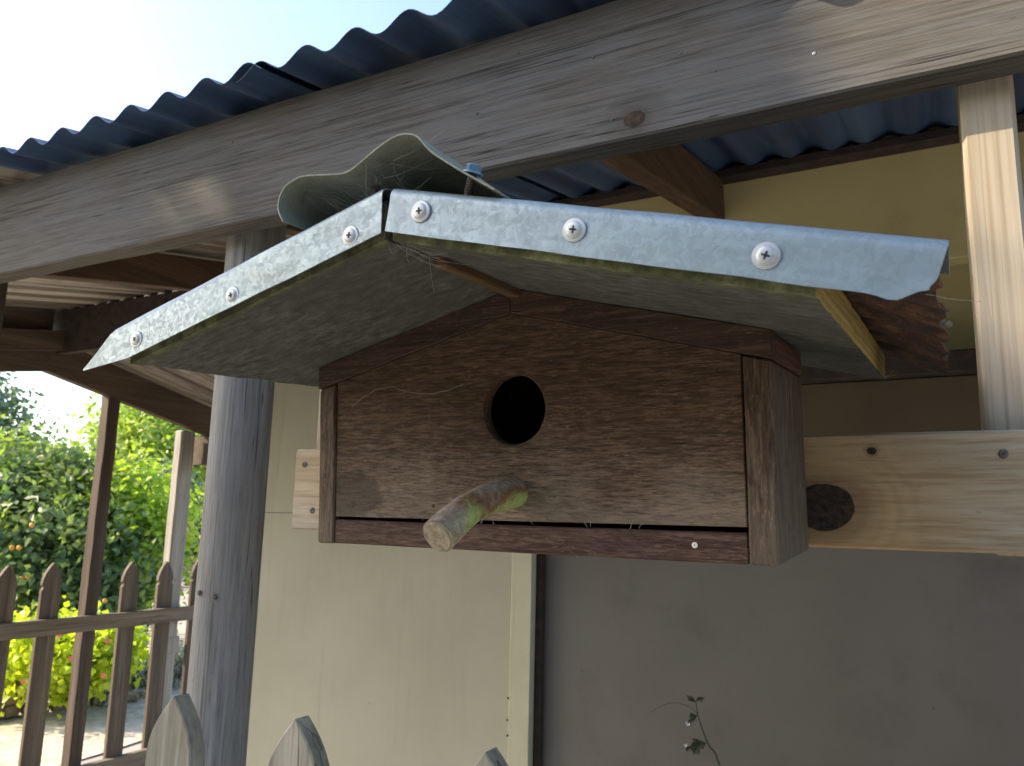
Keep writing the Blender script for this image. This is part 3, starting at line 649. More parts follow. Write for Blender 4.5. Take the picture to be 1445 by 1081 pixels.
# front panel with its hole
def front_panel():
    cx, cz, r = 0.2508, 0.1403, 0.0350
    x0, x1, zb = 0.0238, 0.4752, 0.0298
    top = [(x0, 0.1727 + SL * x0), (0.25, 0.2366), (x1, 0.1727 + SL * (0.5 - x1))]
    poly = [(x0, zb), (x1, zb + 0.0018), top[2], top[1], top[0]]
    corners = [math.atan2(z - cz, x - cx) for x, z in poly]
    angs = sorted(set([round(-math.pi + 2 * math.pi * i / 96, 6) for i in range(96)] + [round(a, 6) for a in corners]))
    def hit(a):
        d = (math.cos(a), math.sin(a)); best = 9
        for i in range(5):
            (ax, az), (bx, bz) = poly[i], poly[(i + 1) % 5]
            ex, ez = bx - ax, bz - az; den = d[0] * ez - d[1] * ex
            if abs(den) < 1e-9: continue
            t = ((ax - cx) * ez - (az - cz) * ex) / den; u = ((ax - cx) * d[1] - (az - cz) * d[0]) / den
            if t > 0 and -1e-6 <= u <= 1 + 1e-6: best = min(best, t)
        return (cx + d[0] * best, cz + d[1] * best)
    out = [hit(a) for a in angs]
    y0, y1 = 0.0022, 0.0185
    inn = [(cx + math.cos(a) * (r + 0.0007 * nz((math.cos(a), math.sin(a), 0), 7.0)), cz + math.sin(a) * (r + 0.0007 * nz((math.cos(a), math.sin(a), 3), 9.0))) for a in angs]
    def ringat(t, y, pts=None): return [(o[0] * t + i[0] * (1 - t), y, o[1] * t + i[1] * (1 - t)) for o, i in zip(out, inn)]
    rings = [ringat(1, y1), ringat(1, y0 + .001), ringat(0.995, y0)] + [ringat(t, y0) for t in (0.7, 0.4, 0.15, 0.02)] + [ringat(0.0, y0 + 0.0012)] + \
            [ringat(0.0, y0 + 0.005), ringat(-0.006, y0 + 0.0055), ringat(-0.006, y0 + 0.0095), ringat(0.0, y0 + 0.010), ringat(0, y1), ringat(1, y1)]
    m = MB(); m.loft(rings, cap=False)
    return m.build('front_panel', M['front'], bh, smooth=True, angle=0.5)
front_panel()
def sidep(x0, x1, seed):
    m = MB().box(x0, x1, 0.0, 0.150, 0.0002, 0.1720, ch=0.0018, seg=14, wob=0.0008, seed=seed)
    for v in m.v:
        if v.z > 0.168: v.z += SL * (min(abs(v.x), abs(0.5005 - v.x)))
    return m
sidep(0.0, 0.0232, 0).build('side_panel', M['side'], bh, smooth=True, angle=0.5)
sidep(0.4766, 0.5005, 4).build('side_panel', M['side'], bh, smooth=True, angle=0.5)
MB().box(0.0238, 0.476, 0.0015, 0.0225, 0.0005, 0.0262, ch=0.0016, seg=30, wob=0.0007).build('bottom_rail', M['sill'], bh, smooth=True, angle=0.5)
MB().box(0.0238, 0.476, 0.0232, 0.134, 0.006, 0.0225, ch=0.001).build('floor_board', M['side'], bh)
MB().box(0.0238, 0.476, 0.135, 0.1495, 0.004, 0.235, ch=0.001).build('back_panel', M['front'], bh)
def raked(name, x0, x1, zf, lo, hi, y0, y1, mat):
    m = MB(); k = 24; rr = []
    for i in range(k + 1):
        x = x0 + (x1 - x0) * i / k; c = 0.0009
        w = 0.0005 * nz((x, y0, 0), 30, lo)
        rr.append([(x, y0 + c, zf(x) - lo + w), (x, y1, zf(x) - lo + w), (x, y1, zf(x) - hi), (x, y0, zf(x) - hi), (x, y0, zf(x) - lo + c + w)])
    return m.loft(rr).build(name, mat, bh, smooth=True, angle=0.4)
raked('trim', -0.0006, 0.2494, zl, 0.0254, 0.0008, -0.0012, 0.0190, M['trim'])
raked('trim', 0.2502, 0.5008, zr, 0.0254, 0.0008, -0.0008, 0.0190, M['trim'])
MB().box(0.4800, 0.5012, 0.0195, 0.150, 0.1730, 0.1968, ch=0.0012, seg=10, wob=0.0004).build('side_trim', M['trimside'], bh, smooth=True, angle=0.5)
MB().box(-0.0008, 0.020, 0.0195, 0.150, 0.1730, 0.1965, ch=0.0012).build('side_trim', M['trimside'], bh)
screw(bh, (0.430, 0.0013, 0.0150), 0.0026, 'flat', mat='white')
# perch: a short bent twig
pp = [(0.2535, 0.012, 0.0585), (0.2515, -0.004, 0.0575), (0.2500, -0.025, 0.0562), (0.2480, -0.048, 0.0525), (0.2455, -0.070, 0.0465), (0.2425, -0.088, 0.0385), (0.2400, -0.102, 0.0300), (0.2388, -0.112, 0.0245)]
rr_ = [0.0140, 0.0146, 0.0147, 0.0145, 0.0143, 0.0148, 0.0158, 0.0160]
def smooth_path(pts, rad, k):
    o, r = [], []
    for i in range(len(pts) - 1):
        p0, p1, p2, p3 = [Vector(pts[max(0, min(len(pts) - 1, i + q))]) for q in (-1, 0, 1, 2)]
        for j in range(k):
            t = j / k
            o.append(0.5 * ((2 * p1) + (p2 - p0) * t + (2 * p0 - 5 * p1 + 4 * p2 - p3) * t * t + (3 * p1 - p0 - 3 * p2 + p3) * t ** 3)); r.append(rad[i] + (rad[i + 1] - rad[i]) * t)
    o.append(Vector(pts[-1])); r.append(rad[-1]); return o, r
o_, r_ = smooth_path(pp, rr_, 5)
perch = MB().tube(o_, r_, 28, wob=0.05, seed=2).build('perch', M['perch'], bh, smooth=True, angle=0.8, label='bent green and grey twig perch')
dv = (Vector(pp[-1]) - Vector(pp[-2])).normalized()
MB().tube([Vector(pp[-1]) - dv * 0.001, Vector(pp[-1]) + dv * 0.0012], [0.0153, 0.0138], 28, wob=0.05, seed=2).build('cut_end', M['perchend'], perch)
kc = Vector((0.2452 - 0.003, -0.083, 0.0405 + 0.0115)); kd = Vector((-0.25, -0.75, 0.75)).normalized()
MB().tube([kc - kd * 0.006, kc, kc + kd * 0.0028, kc + kd * 0.0024], [0.0088, 0.0082, 0.0062, 0.003], 18, wob=0.18, seed=5).build('knot', M['perchend'], perch, smooth=True)

# roof boards
def ply(x0, x1, zf, name, lab):
    m = MB(); nx, ny = 26, 44; th = 0.0295
    lo = []; hi = []
    for j in range(ny + 1):
        y = -0.2015 + 0.533 * j / ny; rl = []; rh = []
        for i in range(nx + 1):
            u = i / nx; e0 = 0.004 * abs(nz((0, y, 0), 26)) + ((0.006 + (0.012 if y > -0.08 else 0)) * max(0, nz((0, y, 3), 16)) if x0 < 0 else 0)
            xa = x0 + (e0 if x0 < 0 else 0); xb = x1 - (0.0015 * nz((1, y, 0), 60) if x1 > 0.5 else 0)
            x = xa + (xb - xa) * u; yy = y + (0.0012 * nz((x, 0, 0), 40) if j == 0 else 0)
            z = zf(x) + 0.0008 * nz((x, y, 0), 8)
            rl.append((x, yy, z)); rh.append((x, yy, z + th))
        lo.append(rl); hi.append(rh)
    k = nx + 1; vs = [p for r in lo for p in r] + [p for r in hi for p in r]; o = k * (ny + 1); fs = []
    for j in range(ny):
        for i in range(nx):
            a = j * k + i; fs += [(a, a + 1, a + k + 1, a + k), (o + a, o + a + k, o + a + k + 1, o + a + 1)]
    edge = []
    for i in range(nx):
        fs.append((i, o + i, o + i + 1, i + 1)); b = ny * k + i; fs.append((b, b + 1, o + b + 1, o + b))
    for j in range(ny):
        a = j * k; fs.append((a, a + k, o + a + k, o + a)); b = a + nx; edge.append(len(fs)); fs.append((b, o + b, o + b + k, b + k))
    ob = m.add(vs, fs).build(name, M['soffit'], bh, label=lab)
    ob.data.materials.append(M['plyedge'])
    if x1 > 0.5:
        for p in ob.data.polygons:
            if p.normal.x > 0.8: p.material_index = 1
    return ob
ply(-0.058, 0.2492, zl, 'roof_board', 'mossy left roof board seen from below')
ply(0.2565, 0.5660, zr, 'roof_board', 'mossy right roof board with a raw yellow sawn end')
MB().board((0.2640, -0.150, 0.2540), (0.2560, -0.002, 0.2575), 0.0125, 0.010, ch=0.0015, seg=10, wob=0.0015).build('ridge_batten', M['batten'], bh)
# corrugated sheets on the boards
def csheet(xa, xb, zf, lab):
    def f(u, v):
        y = -0.196 + 0.545 * v; x = xa + (xb - xa) * u
        if xb > 0.5 and u > 0.97: x += 0.004 * nz((0, y, 0), 45) + 0.005 * ((y * 22) % 1.0)
        return (x, y, zf(x) + 0.0358 + 0.0055 * math.sin(2 * math.pi * (y + 0.01) / 0.076) - (0.012 * max(0, (u - 0.85) / 0.15) if xb > 0.5 else 0))
    return MB().sheet(f, 14, 84, 0.0011).build('corrugated_sheet', M['rust'] if xb > 0.5 else M['cap'], bh, smooth=True, angle=0.9, label=lab)
csheet(-0.082, 0.246, zl, 'corrugated iron on the left roof slope')
csheet(0.258, 0.627, zr, 'rusted corrugated iron past the right eave')
# folded flashings with a front fascia
def flash(right):
    path = [(-0.110, 0.0422), (-0.150, 0.0422), (-0.190, 0.0422), (-0.199, 0.0418), (-0.2035, 0.0400), (-0.2062, 0.0360), (-0.2068, 0.0310)] + [(-0.2068 - 0.0004 * i, 0.0310 - 0.0285 * i / 6) for i in range(1, 7)]
    zf = zr if right else zl; nv = len(path) - 1
    def f(u, v):
        i = v * nv; a = min(int(i), nv - 1); t = i - a
        y = path[a][0] + (path[a + 1][0] - path[a][0]) * t; h = path[a][1] + (path[a + 1][1] - path[a][1]) * t
        low = max(0.0, min(1.0, (0.0385 - h) / 0.0345)) if y < -0.2 else 0.0
        if right:
            xa = 0.2580 - 0.003 * low; xb = 0.6355 - 0.0105 * low
            x = xa + (xb - xa) * u
            if low > 0.6: h += 0.0020 * (low - 0.6) / 0.4 * (1 + 0.8 * nz((x, 0, 0), 22)) + (0.0065 * min(1, (x - 0.606) / 0.018) * (low - .6) / .4 if x > 0.606 else 0) - 0.003 * max(0, 1 - abs(x - 0.608) / 0.012) * (low - .6) / .4
        else:
            xb = 0.2490 + 0.002 * low; xa = -0.078 - 0.046 * low
            x = xb + (xa - xb) * u
            if x < -0.05 and low > 0: h += 0.0125 * low * ((-0.05 - x) / 0.076)
            y += 0.004 * max(0, (-0.06 - x) / 0.06) * low
        w = 0.0008 * nz((x, h * 3, 0), 9, 2.0) + 0.0002 * nz((x, h * 5, 1), 40)
        return (x, y + w, zf(x) + h + 0.0006 * nz((x, y, 0), 20))
    return MB().sheet(f, 70, nv * 2, 0.0011).build('flashing', M['galv'], bh, smooth=True, angle=0.9, label='galvanised folded edge on the %s slope' % ('right' if right else 'left'))
fl = flash(False); fr = flash(True)
for (x, h) in ((-0.0385, 0.0168), (0.0885, 0.0125), (0.2200, 0.0128)): screw(fl, (x, -0.2082, zl(x) + h), 0.0082, 'wafer', 0.3 * x * 10)
for (x, h) in ((0.2880, 0.0236), (0.4150, 0.0224), (0.5400, 0.0195)): screw(fr, (x, -0.2082, zr(x) + h), 0.0087, 'wafer', 1.7 * x)
# bent ridge cap
prof = [(0.1900, 0.2820), (0.1600, 0.2835), (0.1415, 0.2930), (0.1345, 0.3050), (0.1352, 0.3165), (0.1405, 0.3250), (0.1500, 0.3295), (0.1600, 0.3312), (0.1800, 0.3285), (0.2004, 0.3250), (0.2120, 0.3258), (0.2227, 0.3301), (0.2340, 0.3350), (0.2442, 0.3390), (0.2555, 0.3422), (0.2666, 0.3430), (0.2765, 0.3405), (0.2843, 0.3358), (0.2963, 0.3220), (0.3170, 0.3065), (0.3340, 0.2948), (0.3520, 0.2822)]
prof = prof[2:]
pth3, _ = smooth_path([(x, 0, z) for x, z in prof], [0] * len(prof), 3)
def capf(u, v):
    i = u * (len(pth3) - 1); a = min(int(i), len(pth3) - 2); p = pth3[a].lerp(pth3[a + 1], i - a)
    y = -0.2045 + 0.54 * v
    rel = Vector((p.x - 0.26, 0, p.z - 0.30)) * (1 - 0.10 * v)
    return (0.26 + rel.x - 0.004 * v, y + 0.004 * math.sin(u * 5), 0.30 + rel.z - 0.012 * v * (1 if p.x < 0.3 else .3) + 0.001 * nz((p.x, y, 0), 15))
cap = MB().sheet(capf, len(pth3) - 1, 14, 0.0012).build('ridge_cap', M['cap'], bh, smooth=True, angle=0.9, label='bent grimy ridge cap with cobwebs')
# hex bolts through the cap
def hexbolt(c, ax, shaft):
    c = Vector(c); ax = Vector(ax).normalized(); m = MB()
    m.tube([c, c + ax * 0.0014], [0.0085, 0.0080], 24)
    m.tube([c + ax * 0.0013, c + ax * 0.0068, c + ax * 0.0075], [0.0058, 0.0058, 0.0050], 6)
    b = m.build('bolt', M['tek'], cap)
    pts = []; rad = []
    for i in range(int(shaft / 0.0009)):
        pts.append(c - ax * (0.0009 * i)); rad.append(0.0030 if i % 2 else 0.0037)
    MB().tube(pts, rad, 12).build('bolt_shaft', M['thread'], cap)
hexbolt((0.3225, -0.190, 0.3050), (0.26, -0.02, 0.97), 0.042)
hexbolt((0.2080, -0.165, 0.3262), (-0.12, 0, 1), 0.062)
# cobwebs in the ridge
wb = MB()
def strand(a, b, sag=0.004, r=0.0001, k=8):
    a = Vector(a); b = Vector(b); pts = []
    for i in range(k + 1):
        t = i / k; p = a.lerp(b, t); p.z -= sag * 4 * t * (1 - t); p.x += 0.0012 * nz(p, 90); p.z += 0.0012 * nz(p, 90, 3); pts.append(p)
    wb.tube(pts, r, 4)
wr = random.Random(3)
for i in range(14):
    a = (0.215 + 0.06 * wr.random(), -0.203 - 0.004 * wr.random(), 0.262 + 0.07 * wr.random())
    b = (a[0] + wr.uniform(-.03, .03), -0.19 + 0.03 * wr.random(), a[2] + wr.uniform(-.03, .03)); strand(a, b, 0.002)
for i in range(30):
    a = (0.16 + 0.11 * wr.random(), -0.20, 0.300 + 0.02 * wr.random()); b = (a[0] + wr.uniform(-.02, .02), -0.17, a[2] + wr.uniform(-.012, .004)); strand(a, b, 0.001, 0.00008)
for i in range(10):
    a = (0.25 + 0.02 * wr.random(), -0.200 + 0.01 * wr.random(), 0.258); b = (a[0] + wr.uniform(-.01, .045), -0.19 + 0.04 * wr.random(), 0.250 + wr.uniform(-.005, .006)); strand(a, b, 0.004, 0.00013)
strand((0.262, -0.16, 0.257), (0.263, -0.155, 0.228), 0.0, 0.00016, 16)
strand((0.048, -0.0015, 0.150), (0.105, -0.0015, 0.170), -0.006, 0.0002, 20); strand((0.105, -0.0015, 0.170), (0.195, -0.0015, 0.168), 0.008, 0.0002, 20)
strand((0.622, -0.16, 0.185), (0.662, 0.17, 0.235), 0.001, 0.00016, 10)
for i in range(16):
    x = 0.03 + 0.43 * wr.random(); strand((x, 0.0015, 0.0275), (x + wr.uniform(-.004, .006), 0.001, 0.031 + .002 * wr.random()), 0.0, 0.0002, 4)
w = wb.build('cobweb', M['web'], bh); w['kind'] = 'stuff'
# splinters at the broken corner of the right board
sp = MB()
for i in range(7):
    y = 0.305 + 0.022 * wr.random(); x = 0.565
    sp.tube([(x, y, zr(x) + 0.012 * wr.random()), (x + 0.006 + 0.010 * wr.random(), y - 0.004, zr(x) + 0.010 * wr.random())], [0.0006, 0.0001], 5)
sp.build('splinters', M['plyedge'], bh)

# ------------------------------------------------------------------ fences
def picket_mb(w, t, z0, z1, kind):
    hw = w / 2; m = MB(); out = []
    if kind == 'gothic':
        hd = 0.068
        for i in range(11):
            s = i / 10; out.append((hw * (1 - s ** 1.9), z1 - hd + hd * s))
    else:
        out = [(hw, z1 - 0.108), (hw * 0.84, z1 - 0.101), (hw * 0.84, z1 - 0.094), (hw, z1 - 0.086), (hw * 0.96, z1 - 0.066), (hw * 0.74, z1 - 0.038), (hw * 0.38, z1 - 0.012), (hw * 0.08, z1 + 0.004), (0, z1 + 0.006)]
    poly = [(hw, z0), (hw, z0 + 0.5)] + out + [(-x, z) for x, z in out[::-1][1:]] + [(-hw, z0 + 0.5), (-hw, z0)]
    c = 0.0014
    cz = (z0 + z1) / 2
    def ring(y, ins):
        return [(x - math.copysign(min(ins, abs(x)), x), y + 0.0006 * nz((x, y, z), 30), z - (ins if z > z1 - 0.06 else 0)) for x, z in poly]
    return m.loft([ring(-t / 2, c), ring(-t / 2 + c, 0), ring(t / 2 - c, 0), ring(t / 2, c)])
ff = thing('picket_fence', 'grey weathered picket fence in front of the shed, tips at the bottom edge', 'fence', (-0.4, 0.66, -ZC))
me = None
for i, x in enumerate((-0.792, -0.585, -0.3800, -0.175, 0.03)):
    if me is None:
        o = picket_mb(0.073, 0.022, 0, 1.199, 'gothic').build('picket', M['picket'], None, smooth=True, angle=0.5); me = o.data
        for v in me.vertices: v.co.z -= ZC
        o.parent = ff
    else:
        o = bpy.data.objects.new('picket', me); COL.objects.link(o); o.parent = ff
    o.location = (x + 0.4, 0, (0, -0.0005, 0.001, 0, 0)[i]); o.rotation_euler = (0, (0.012, -0.01, 0.005, 0, 0)[i], 0)
for z in (-0.42, -1.1): MB().board((-0.90, 0.692, z), (0.12, 0.692, z), 0.035, 0.07, seg=10).build('rail', M['picketrail'], ff)
sf = thing('side_fence', 'dark brown picket fence running beside the garden path', 'fence', (-3.44, 2.2, -ZC))
me = None
for i, (y, dz) in enumerate(((1.40, 0), (1.60, 0), (1.81, .003), (2.015, 0), (2.215, .004), (2.612, -.004), (2.815, -.008), (3.02, 0), (3.22, 0), (3.42, 0))):
    if me is None:
        o = picket_mb(0.088, 0.020, 0, 1.163, 'spade').build('picket', M['sidefence'], None, smooth=True, angle=0.5); me = o.data
        for v in me.vertices: v.co.z -= ZC
        o.parent = sf
    else:
        o = bpy.data.objects.new('picket', me); COL.objects.link(o); o.parent = sf
    o.location = (-0.06, y - 2.2, dz); o.rotation_euler = (0.012 * math.sin(i * 7), 0, math.pi / 2)
MB().board((-3.472, 1.2, -0.497), (-3.472, 3.5, -0.50), 0.036, 0.068, seg=30, wob=0.003).build('rail', M['siderail'], sf, smooth=True, angle=.5)
MB().board((-3.472, 1.2, -1.15), (-3.472, 3.5, -1.15), 0.036, 0.068, seg=30, wob=0.003).build('rail', M['siderail'], sf, smooth=True, angle=.5)

# ------------------------------------------------------------------ plants
def leaves(name, parent, mat, blobs, n, size, seed, keep=None, up=0.35, clump=0.16, per=26, long_=1.7):
    """thousands of small folded leaves gathered in clumps through the crown"""
    g = np.random.default_rng(seed); V = []; 
    wts = np.array([b[1][0] * b[1][1] * b[1][2] for b in blobs]) ** 0.67; wts /= wts.sum()
    nc = max(4, n // per); which = g.choice(len(blobs), nc, p=wts)
    d = g.normal(size=(nc, 3)); d /= np.linalg.norm(d, axis=1)[:, None]
    rad = g.uniform(0.45, 1.0, nc) ** 0.5
    c = np.array([blobs[i][0] for i in which]); r = np.array([blobs[i][1] for i in which])
    cen = c + d * r * rad[:, None]
    csz = clump * g.uniform(0.6, 1.5, nc)
    idx = np.repeat(np.arange(nc), per); N = len(idx)
    p = cen[idx] + g.normal(size=(N, 3)) * csz[idx][:, None] * np.array([1, 1, 0.8])
    if keep is not None:
        k = keep(p); p = p[k]; idx = idx[k]; N = len(p)
    nrm = d[idx] * 0.8 + g.normal(size=(N, 3)) * 0.6 + np.array([0, 0, up]); nrm /= np.linalg.norm(nrm, axis=1)[:, None]
    t = np.cross(nrm, g.normal(size=(N, 3))); t /= np.linalg.norm(t, axis=1)[:, None]; b = np.cross(nrm, t)
    s = size * g.uniform(0.6, 1.3, N)[:, None]
    a0 = p - t * s * long_ / 2; a2 = p + t * s * long_ / 2 - nrm * s * 0.2; a1 = p + b * s * 0.5 + nrm * s * 0.12; a3 = p - b * s * 0.5 + nrm * s * 0.12
    org = np.array(ORG[parent.name])
    vv = np.stack([a0, a1, a2, a3], 1).reshape(-1, 3) - org
    me = bpy.data.meshes.new(name); me.vertices.add(len(vv)); me.vertices.foreach_set('co', vv.astype(np.float32).ravel())
    q = np.arange(N * 4).reshape(-1, 4); tri = np.concatenate([q[:, [0, 1, 2]], q[:, [0, 2, 3]]], 1).reshape(-1)
    me.loops.add(len(tri)); me.loops.foreach_set('vertex_index', tri.astype(np.int32))
    me.polygons.add(N * 2); me.polygons.foreach_set('loop_start', np.arange(0, N * 6, 3, dtype=np.int32))
    me.update(calc_edges=True); me.materials.append(mat)
    o = bpy.data.objects.new(name, me); COL.objects.link(o); o.parent = parent; ORG[o.name] = ORG[parent.name]
    return o
def trunk(parent, base, top, r, limbs, seed=0):
    rg = random.Random(seed); m = MB(); base = Vector(base); top = Vector(top)
    pts = [base.lerp(top, i / 6) + Vector((rg.uniform(-.06, .06), rg.uniform(-.06, .06), 0)) * (top - base).length * .3 for i in range(7)]; pts[0] = base
    m.tube(pts, [r * (1 - 0.6 * i / 6) for i in range(7)], 9)
    for i in range(limbs):
        s = pts[2 + i % 4]; e = s + Vector((rg.uniform(-1, 1), rg.uniform(-1, 1), rg.uniform(.3, 1))) * (top - base).length * .35
        m.tube([s, s.lerp(e, .5) + Vector((0, 0, .05)), e], [r * .5, r * .3, r * .1], 7)
    return m.build('trunk', M['bark'], parent, smooth=True)
def tree(name, label, cat, base, blobs, mat, n, size, seed, r=0.12, limbs=6, group=None, **kw):
    t = thing(name, label, cat, base, group)
    top = max(blobs, key=lambda b: b[0][2])[0]
    trunk(t, base, (base[0] * .4 + top[0] * .6, base[1] * .4 + top[1] * .6, top[2]), r, limbs, seed)
    leaves('crown', t, mat, blobs, n, size, seed, **kw)
    return t
def G(p): return (p[0], p[1], gz(p[0], p[1]))
# big citrus bush left of the brown post, and its smaller neighbour right of it
c1 = P(70, 770, 8.0); c2 = P(170, 760, 8.6)
ct = tree('citrus_tree', 'dark green citrus tree with a few oranges behind the side fence', 'tree', G(c1),
     [(tuple(c1), (1.05, 0.9, 0.85)), (tuple(P(20, 700, 8.2)), (0.7, 0.7, 0.6)), (tuple(P(110, 700, 8.3)), (0.55, 0.6, 0.45)), (tuple(P(60, 850, 7.8)), (0.9, 0.8, 0.55)), (tuple(P(140, 800, 8)), (0.55, .6, .7))], M['citrus'], 24000, 0.052, 11, clump=0.13)
tree('citrus_tree', 'bright leaved young citrus between brown post and pale post', 'tree', G(c2),
     [(tuple(P(190, 730, 8.2)), (0.42, 0.5, 0.55)), (tuple(P(205, 790, 8.2)), (0.35, 0.4, 0.4)), (tuple(P(165, 800, 8.4)), (0.4, 0.4, 0.5))], M['bright'], 8000, 0.048, 12, clump=0.13)
orr = random.Random(5)
for (px, py) in ((45, 741), (27, 773), (17, 773), (31, 816), (40, 814), (148, 848)):
    q = P(px, py, 6.85 + 0.2 * orr.random()); m = MB(); rr = []
    for i in range(7):
        a = math.pi * i / 6; rr.append([(q.x + 0.022 * math.sin(a) * math.cos(j * .785) + 1e-5 * j, q.y + 0.022 * math.sin(a) * math.sin(j * .785), q.z + 0.022 * math.cos(a)) for j in range(8)])
    m.loft(rr).build('orange', M['orange'], ct, smooth=True, angle=2)
tree('pine_tree', 'sunlit yellow green pine tree rising behind the pale post', 'tree', G(P(215, 700, 15)),
     [(tuple(P(222, 622, 15)), (0.85, 1.0, 0.7)), (tuple(P(245, 650, 15)), (1.0, 1.0, 0.8)), (tuple(P(195, 670, 14.5)), (0.7, 0.7, 0.5)), (tuple(P(275, 620, 16)), (1.0, 1.0, 1.0)), (tuple(P(225, 585, 15.5)), (0.7, .8, .5))], M['pine'], 20000, 0.07, 13, clump=0.24, r=0.2, long_=2.6)
tree('shrub', 'pale grey green shrub between pine tree and pale post', 'shrub', G(P(235, 740, 11)),
     [(tuple(P(228, 725, 11)), (0.4, 0.4, 0.45)), (tuple(P(236, 690, 11)), (0.3, .3, .3))], M['bluegreen'], 1800, 0.06, 14, clump=0.12, r=0.05)
tree('tree', 'tall hazy blue green tree at the left edge', 'tree', G(P(-30, 640, 17)),
     [(tuple(P(-35, 600, 17)), (0.75, 0.9, 0.9)), (tuple(P(-30, 660, 17)), (1.1, 1.1, 0.8)), (tuple(P(-40, 555, 17)), (0.5, .5, .5))], M['bluegreen'], 6000, 0.10, 15, clump=0.25, r=0.2)
for i, (px, py, dp, rx, rz, lab) in enumerate(((45, 672, 20, 1.0, 0.6, 'rounded blue green tree behind the citrus tree'), (110, 702, 26, 1.3, 0.7, 'pale distant trees below the white sky'), (150, 700, 32, 1.5, 0.8, 'hazy distant tree just left of the brown post'), (280, 690, 22, 1.6, 1.6, 'dark tree seen between the two round poles'))):
    c = P(px, py, dp)
    tree('tree', lab, 'tree', G(c), [(tuple(c), (rx, rx, rz)), (tuple(c + Vector((0.6, -.4, -rz * .8))), (rx, rx, rz)), (tuple(c + Vector((-.7, .4, -rz * .7))), (rx * .9, rx, rz * .8))], M[('bluegreen', 'pine', 'pine', 'bluegreen')[i]], 5000, 0.12, 20 + i, clump=0.3, r=0.15)
# lime green nasturtium mound over a low stone wall, grey shrub beside it
hb = P(80, 985, 5.4)
hd_ = thing('nasturtium_mound', 'lime green nasturtium mound with pink flowers behind the fence', 'shrub', G(hb))
leaves('foliage', hd_, M['lime'], [(tuple(P(35, 922, 5.5)), (0.26, 0.3, 0.17)), (tuple(P(95, 932, 5.5)), (0.24, 0.3, 0.22)), (tuple(P(140, 922, 5.6)), (0.14, 0.3, 0.19)), (tuple(P(80, 895, 5.7)), (0.4, .3, .10))], 7000, 0.05, 31, clump=0.07, long_=1.05, up=.1)
fl_ = MB()
for (px, py) in ((34, 962), (84, 897), (146, 954), (152, 905), (100, 930)):
    q = P(px, py, 5.12); fl_.tube([q, q + Vector((.008, -.008, .004))], [0.006, 0.017], 7)
fo = fl_.build('flowers', M['pink'], hd_); fo['kind'] = 'stuff'
tree('grey_shrub', 'silvery grey shrub next to the lime nasturtium mound', 'shrub', G(P(190, 1000, 6.2)),
     [(tuple(P(188, 950, 6.3)), (0.2, 0.3, 0.3)), (tuple(P(215, 965, 6.5)), (0.2, 0.3, 0.25)), (tuple(P(165, 985, 6.0)), (0.22, .25, .12))], M['greyleaf'], 5200, 0.03, 33, clump=0.07, r=0.02, long_=2.6)
tree('shrub', 'small orange tinged bush at the foot of the pale post', 'shrub', G(P(225, 830, 9.5)),
     [(tuple(P(225, 800, 9.4)), (0.25, 0.3, 0.3)), (tuple(P(236, 760, 9.5)), (0.2, .2, .2))], leafmat('autumn_leaf', L(0.20, 0.13, 0.03), L(0.26, 0.2, 0.04), L(0.2, 0.22, 0.05), .35, 3), 1400, 0.05, 34, clump=0.1, r=0.03)
# low stone wall
sw = thing('stone_wall', 'low dry stone wall under the nasturtium mound', 'wall', G(P(60, 1010, 5.45)))
a = Vector(G(P(-60, 1012, 5.3))); b = Vector(G(P(175, 1012, 5.9))); dd = (b - a); ln = dd.length; dd.normalize(); nn = Vector((-dd.y, dd.x, 0))
mesh_pool = []
srr = random.Random(9)
for row in range(3):
    s = -0.05 * row
    while s < ln:
        w_ = srr.uniform(0.10, 0.19); h_ = 0.082
        cpos = a + dd * (s + w_ / 2) + Vector((0, 0, 0.04 + row * 0.085))
        m = MB(); m.board(cpos - dd * (w_ / 2 - .006), cpos + dd * (w_ / 2 - .006), 0.14 + srr.uniform(-.02, .02), h_ - .006, seg=3, ch=0.014, wob=0.010, wf=14, seed=s)
        m.build('stone', M['stone'], sw, smooth=True, angle=.6); s += w_
# far cottage corner
fc = thing('cottage', 'far cottage corner seen beside the round pole', 'house', G(P(285, 800, 24)))
q = P(290, 760, 24)
m = MB(); m.box(q.x - 0.35, q.x + 2.5, q.y, q.y + 2, gz(q.x, q.y), q.z + 0.75, ch=.01); m.build('wall', M['creamtrim'], fc)
m = MB(); m.box(q.x - 0.75, q.x + 2.9, q.y - .3, q.y + 2.4, q.z + 0.755, q.z + 0.86, ch=.02); m.build('roof', M['stone'], fc)
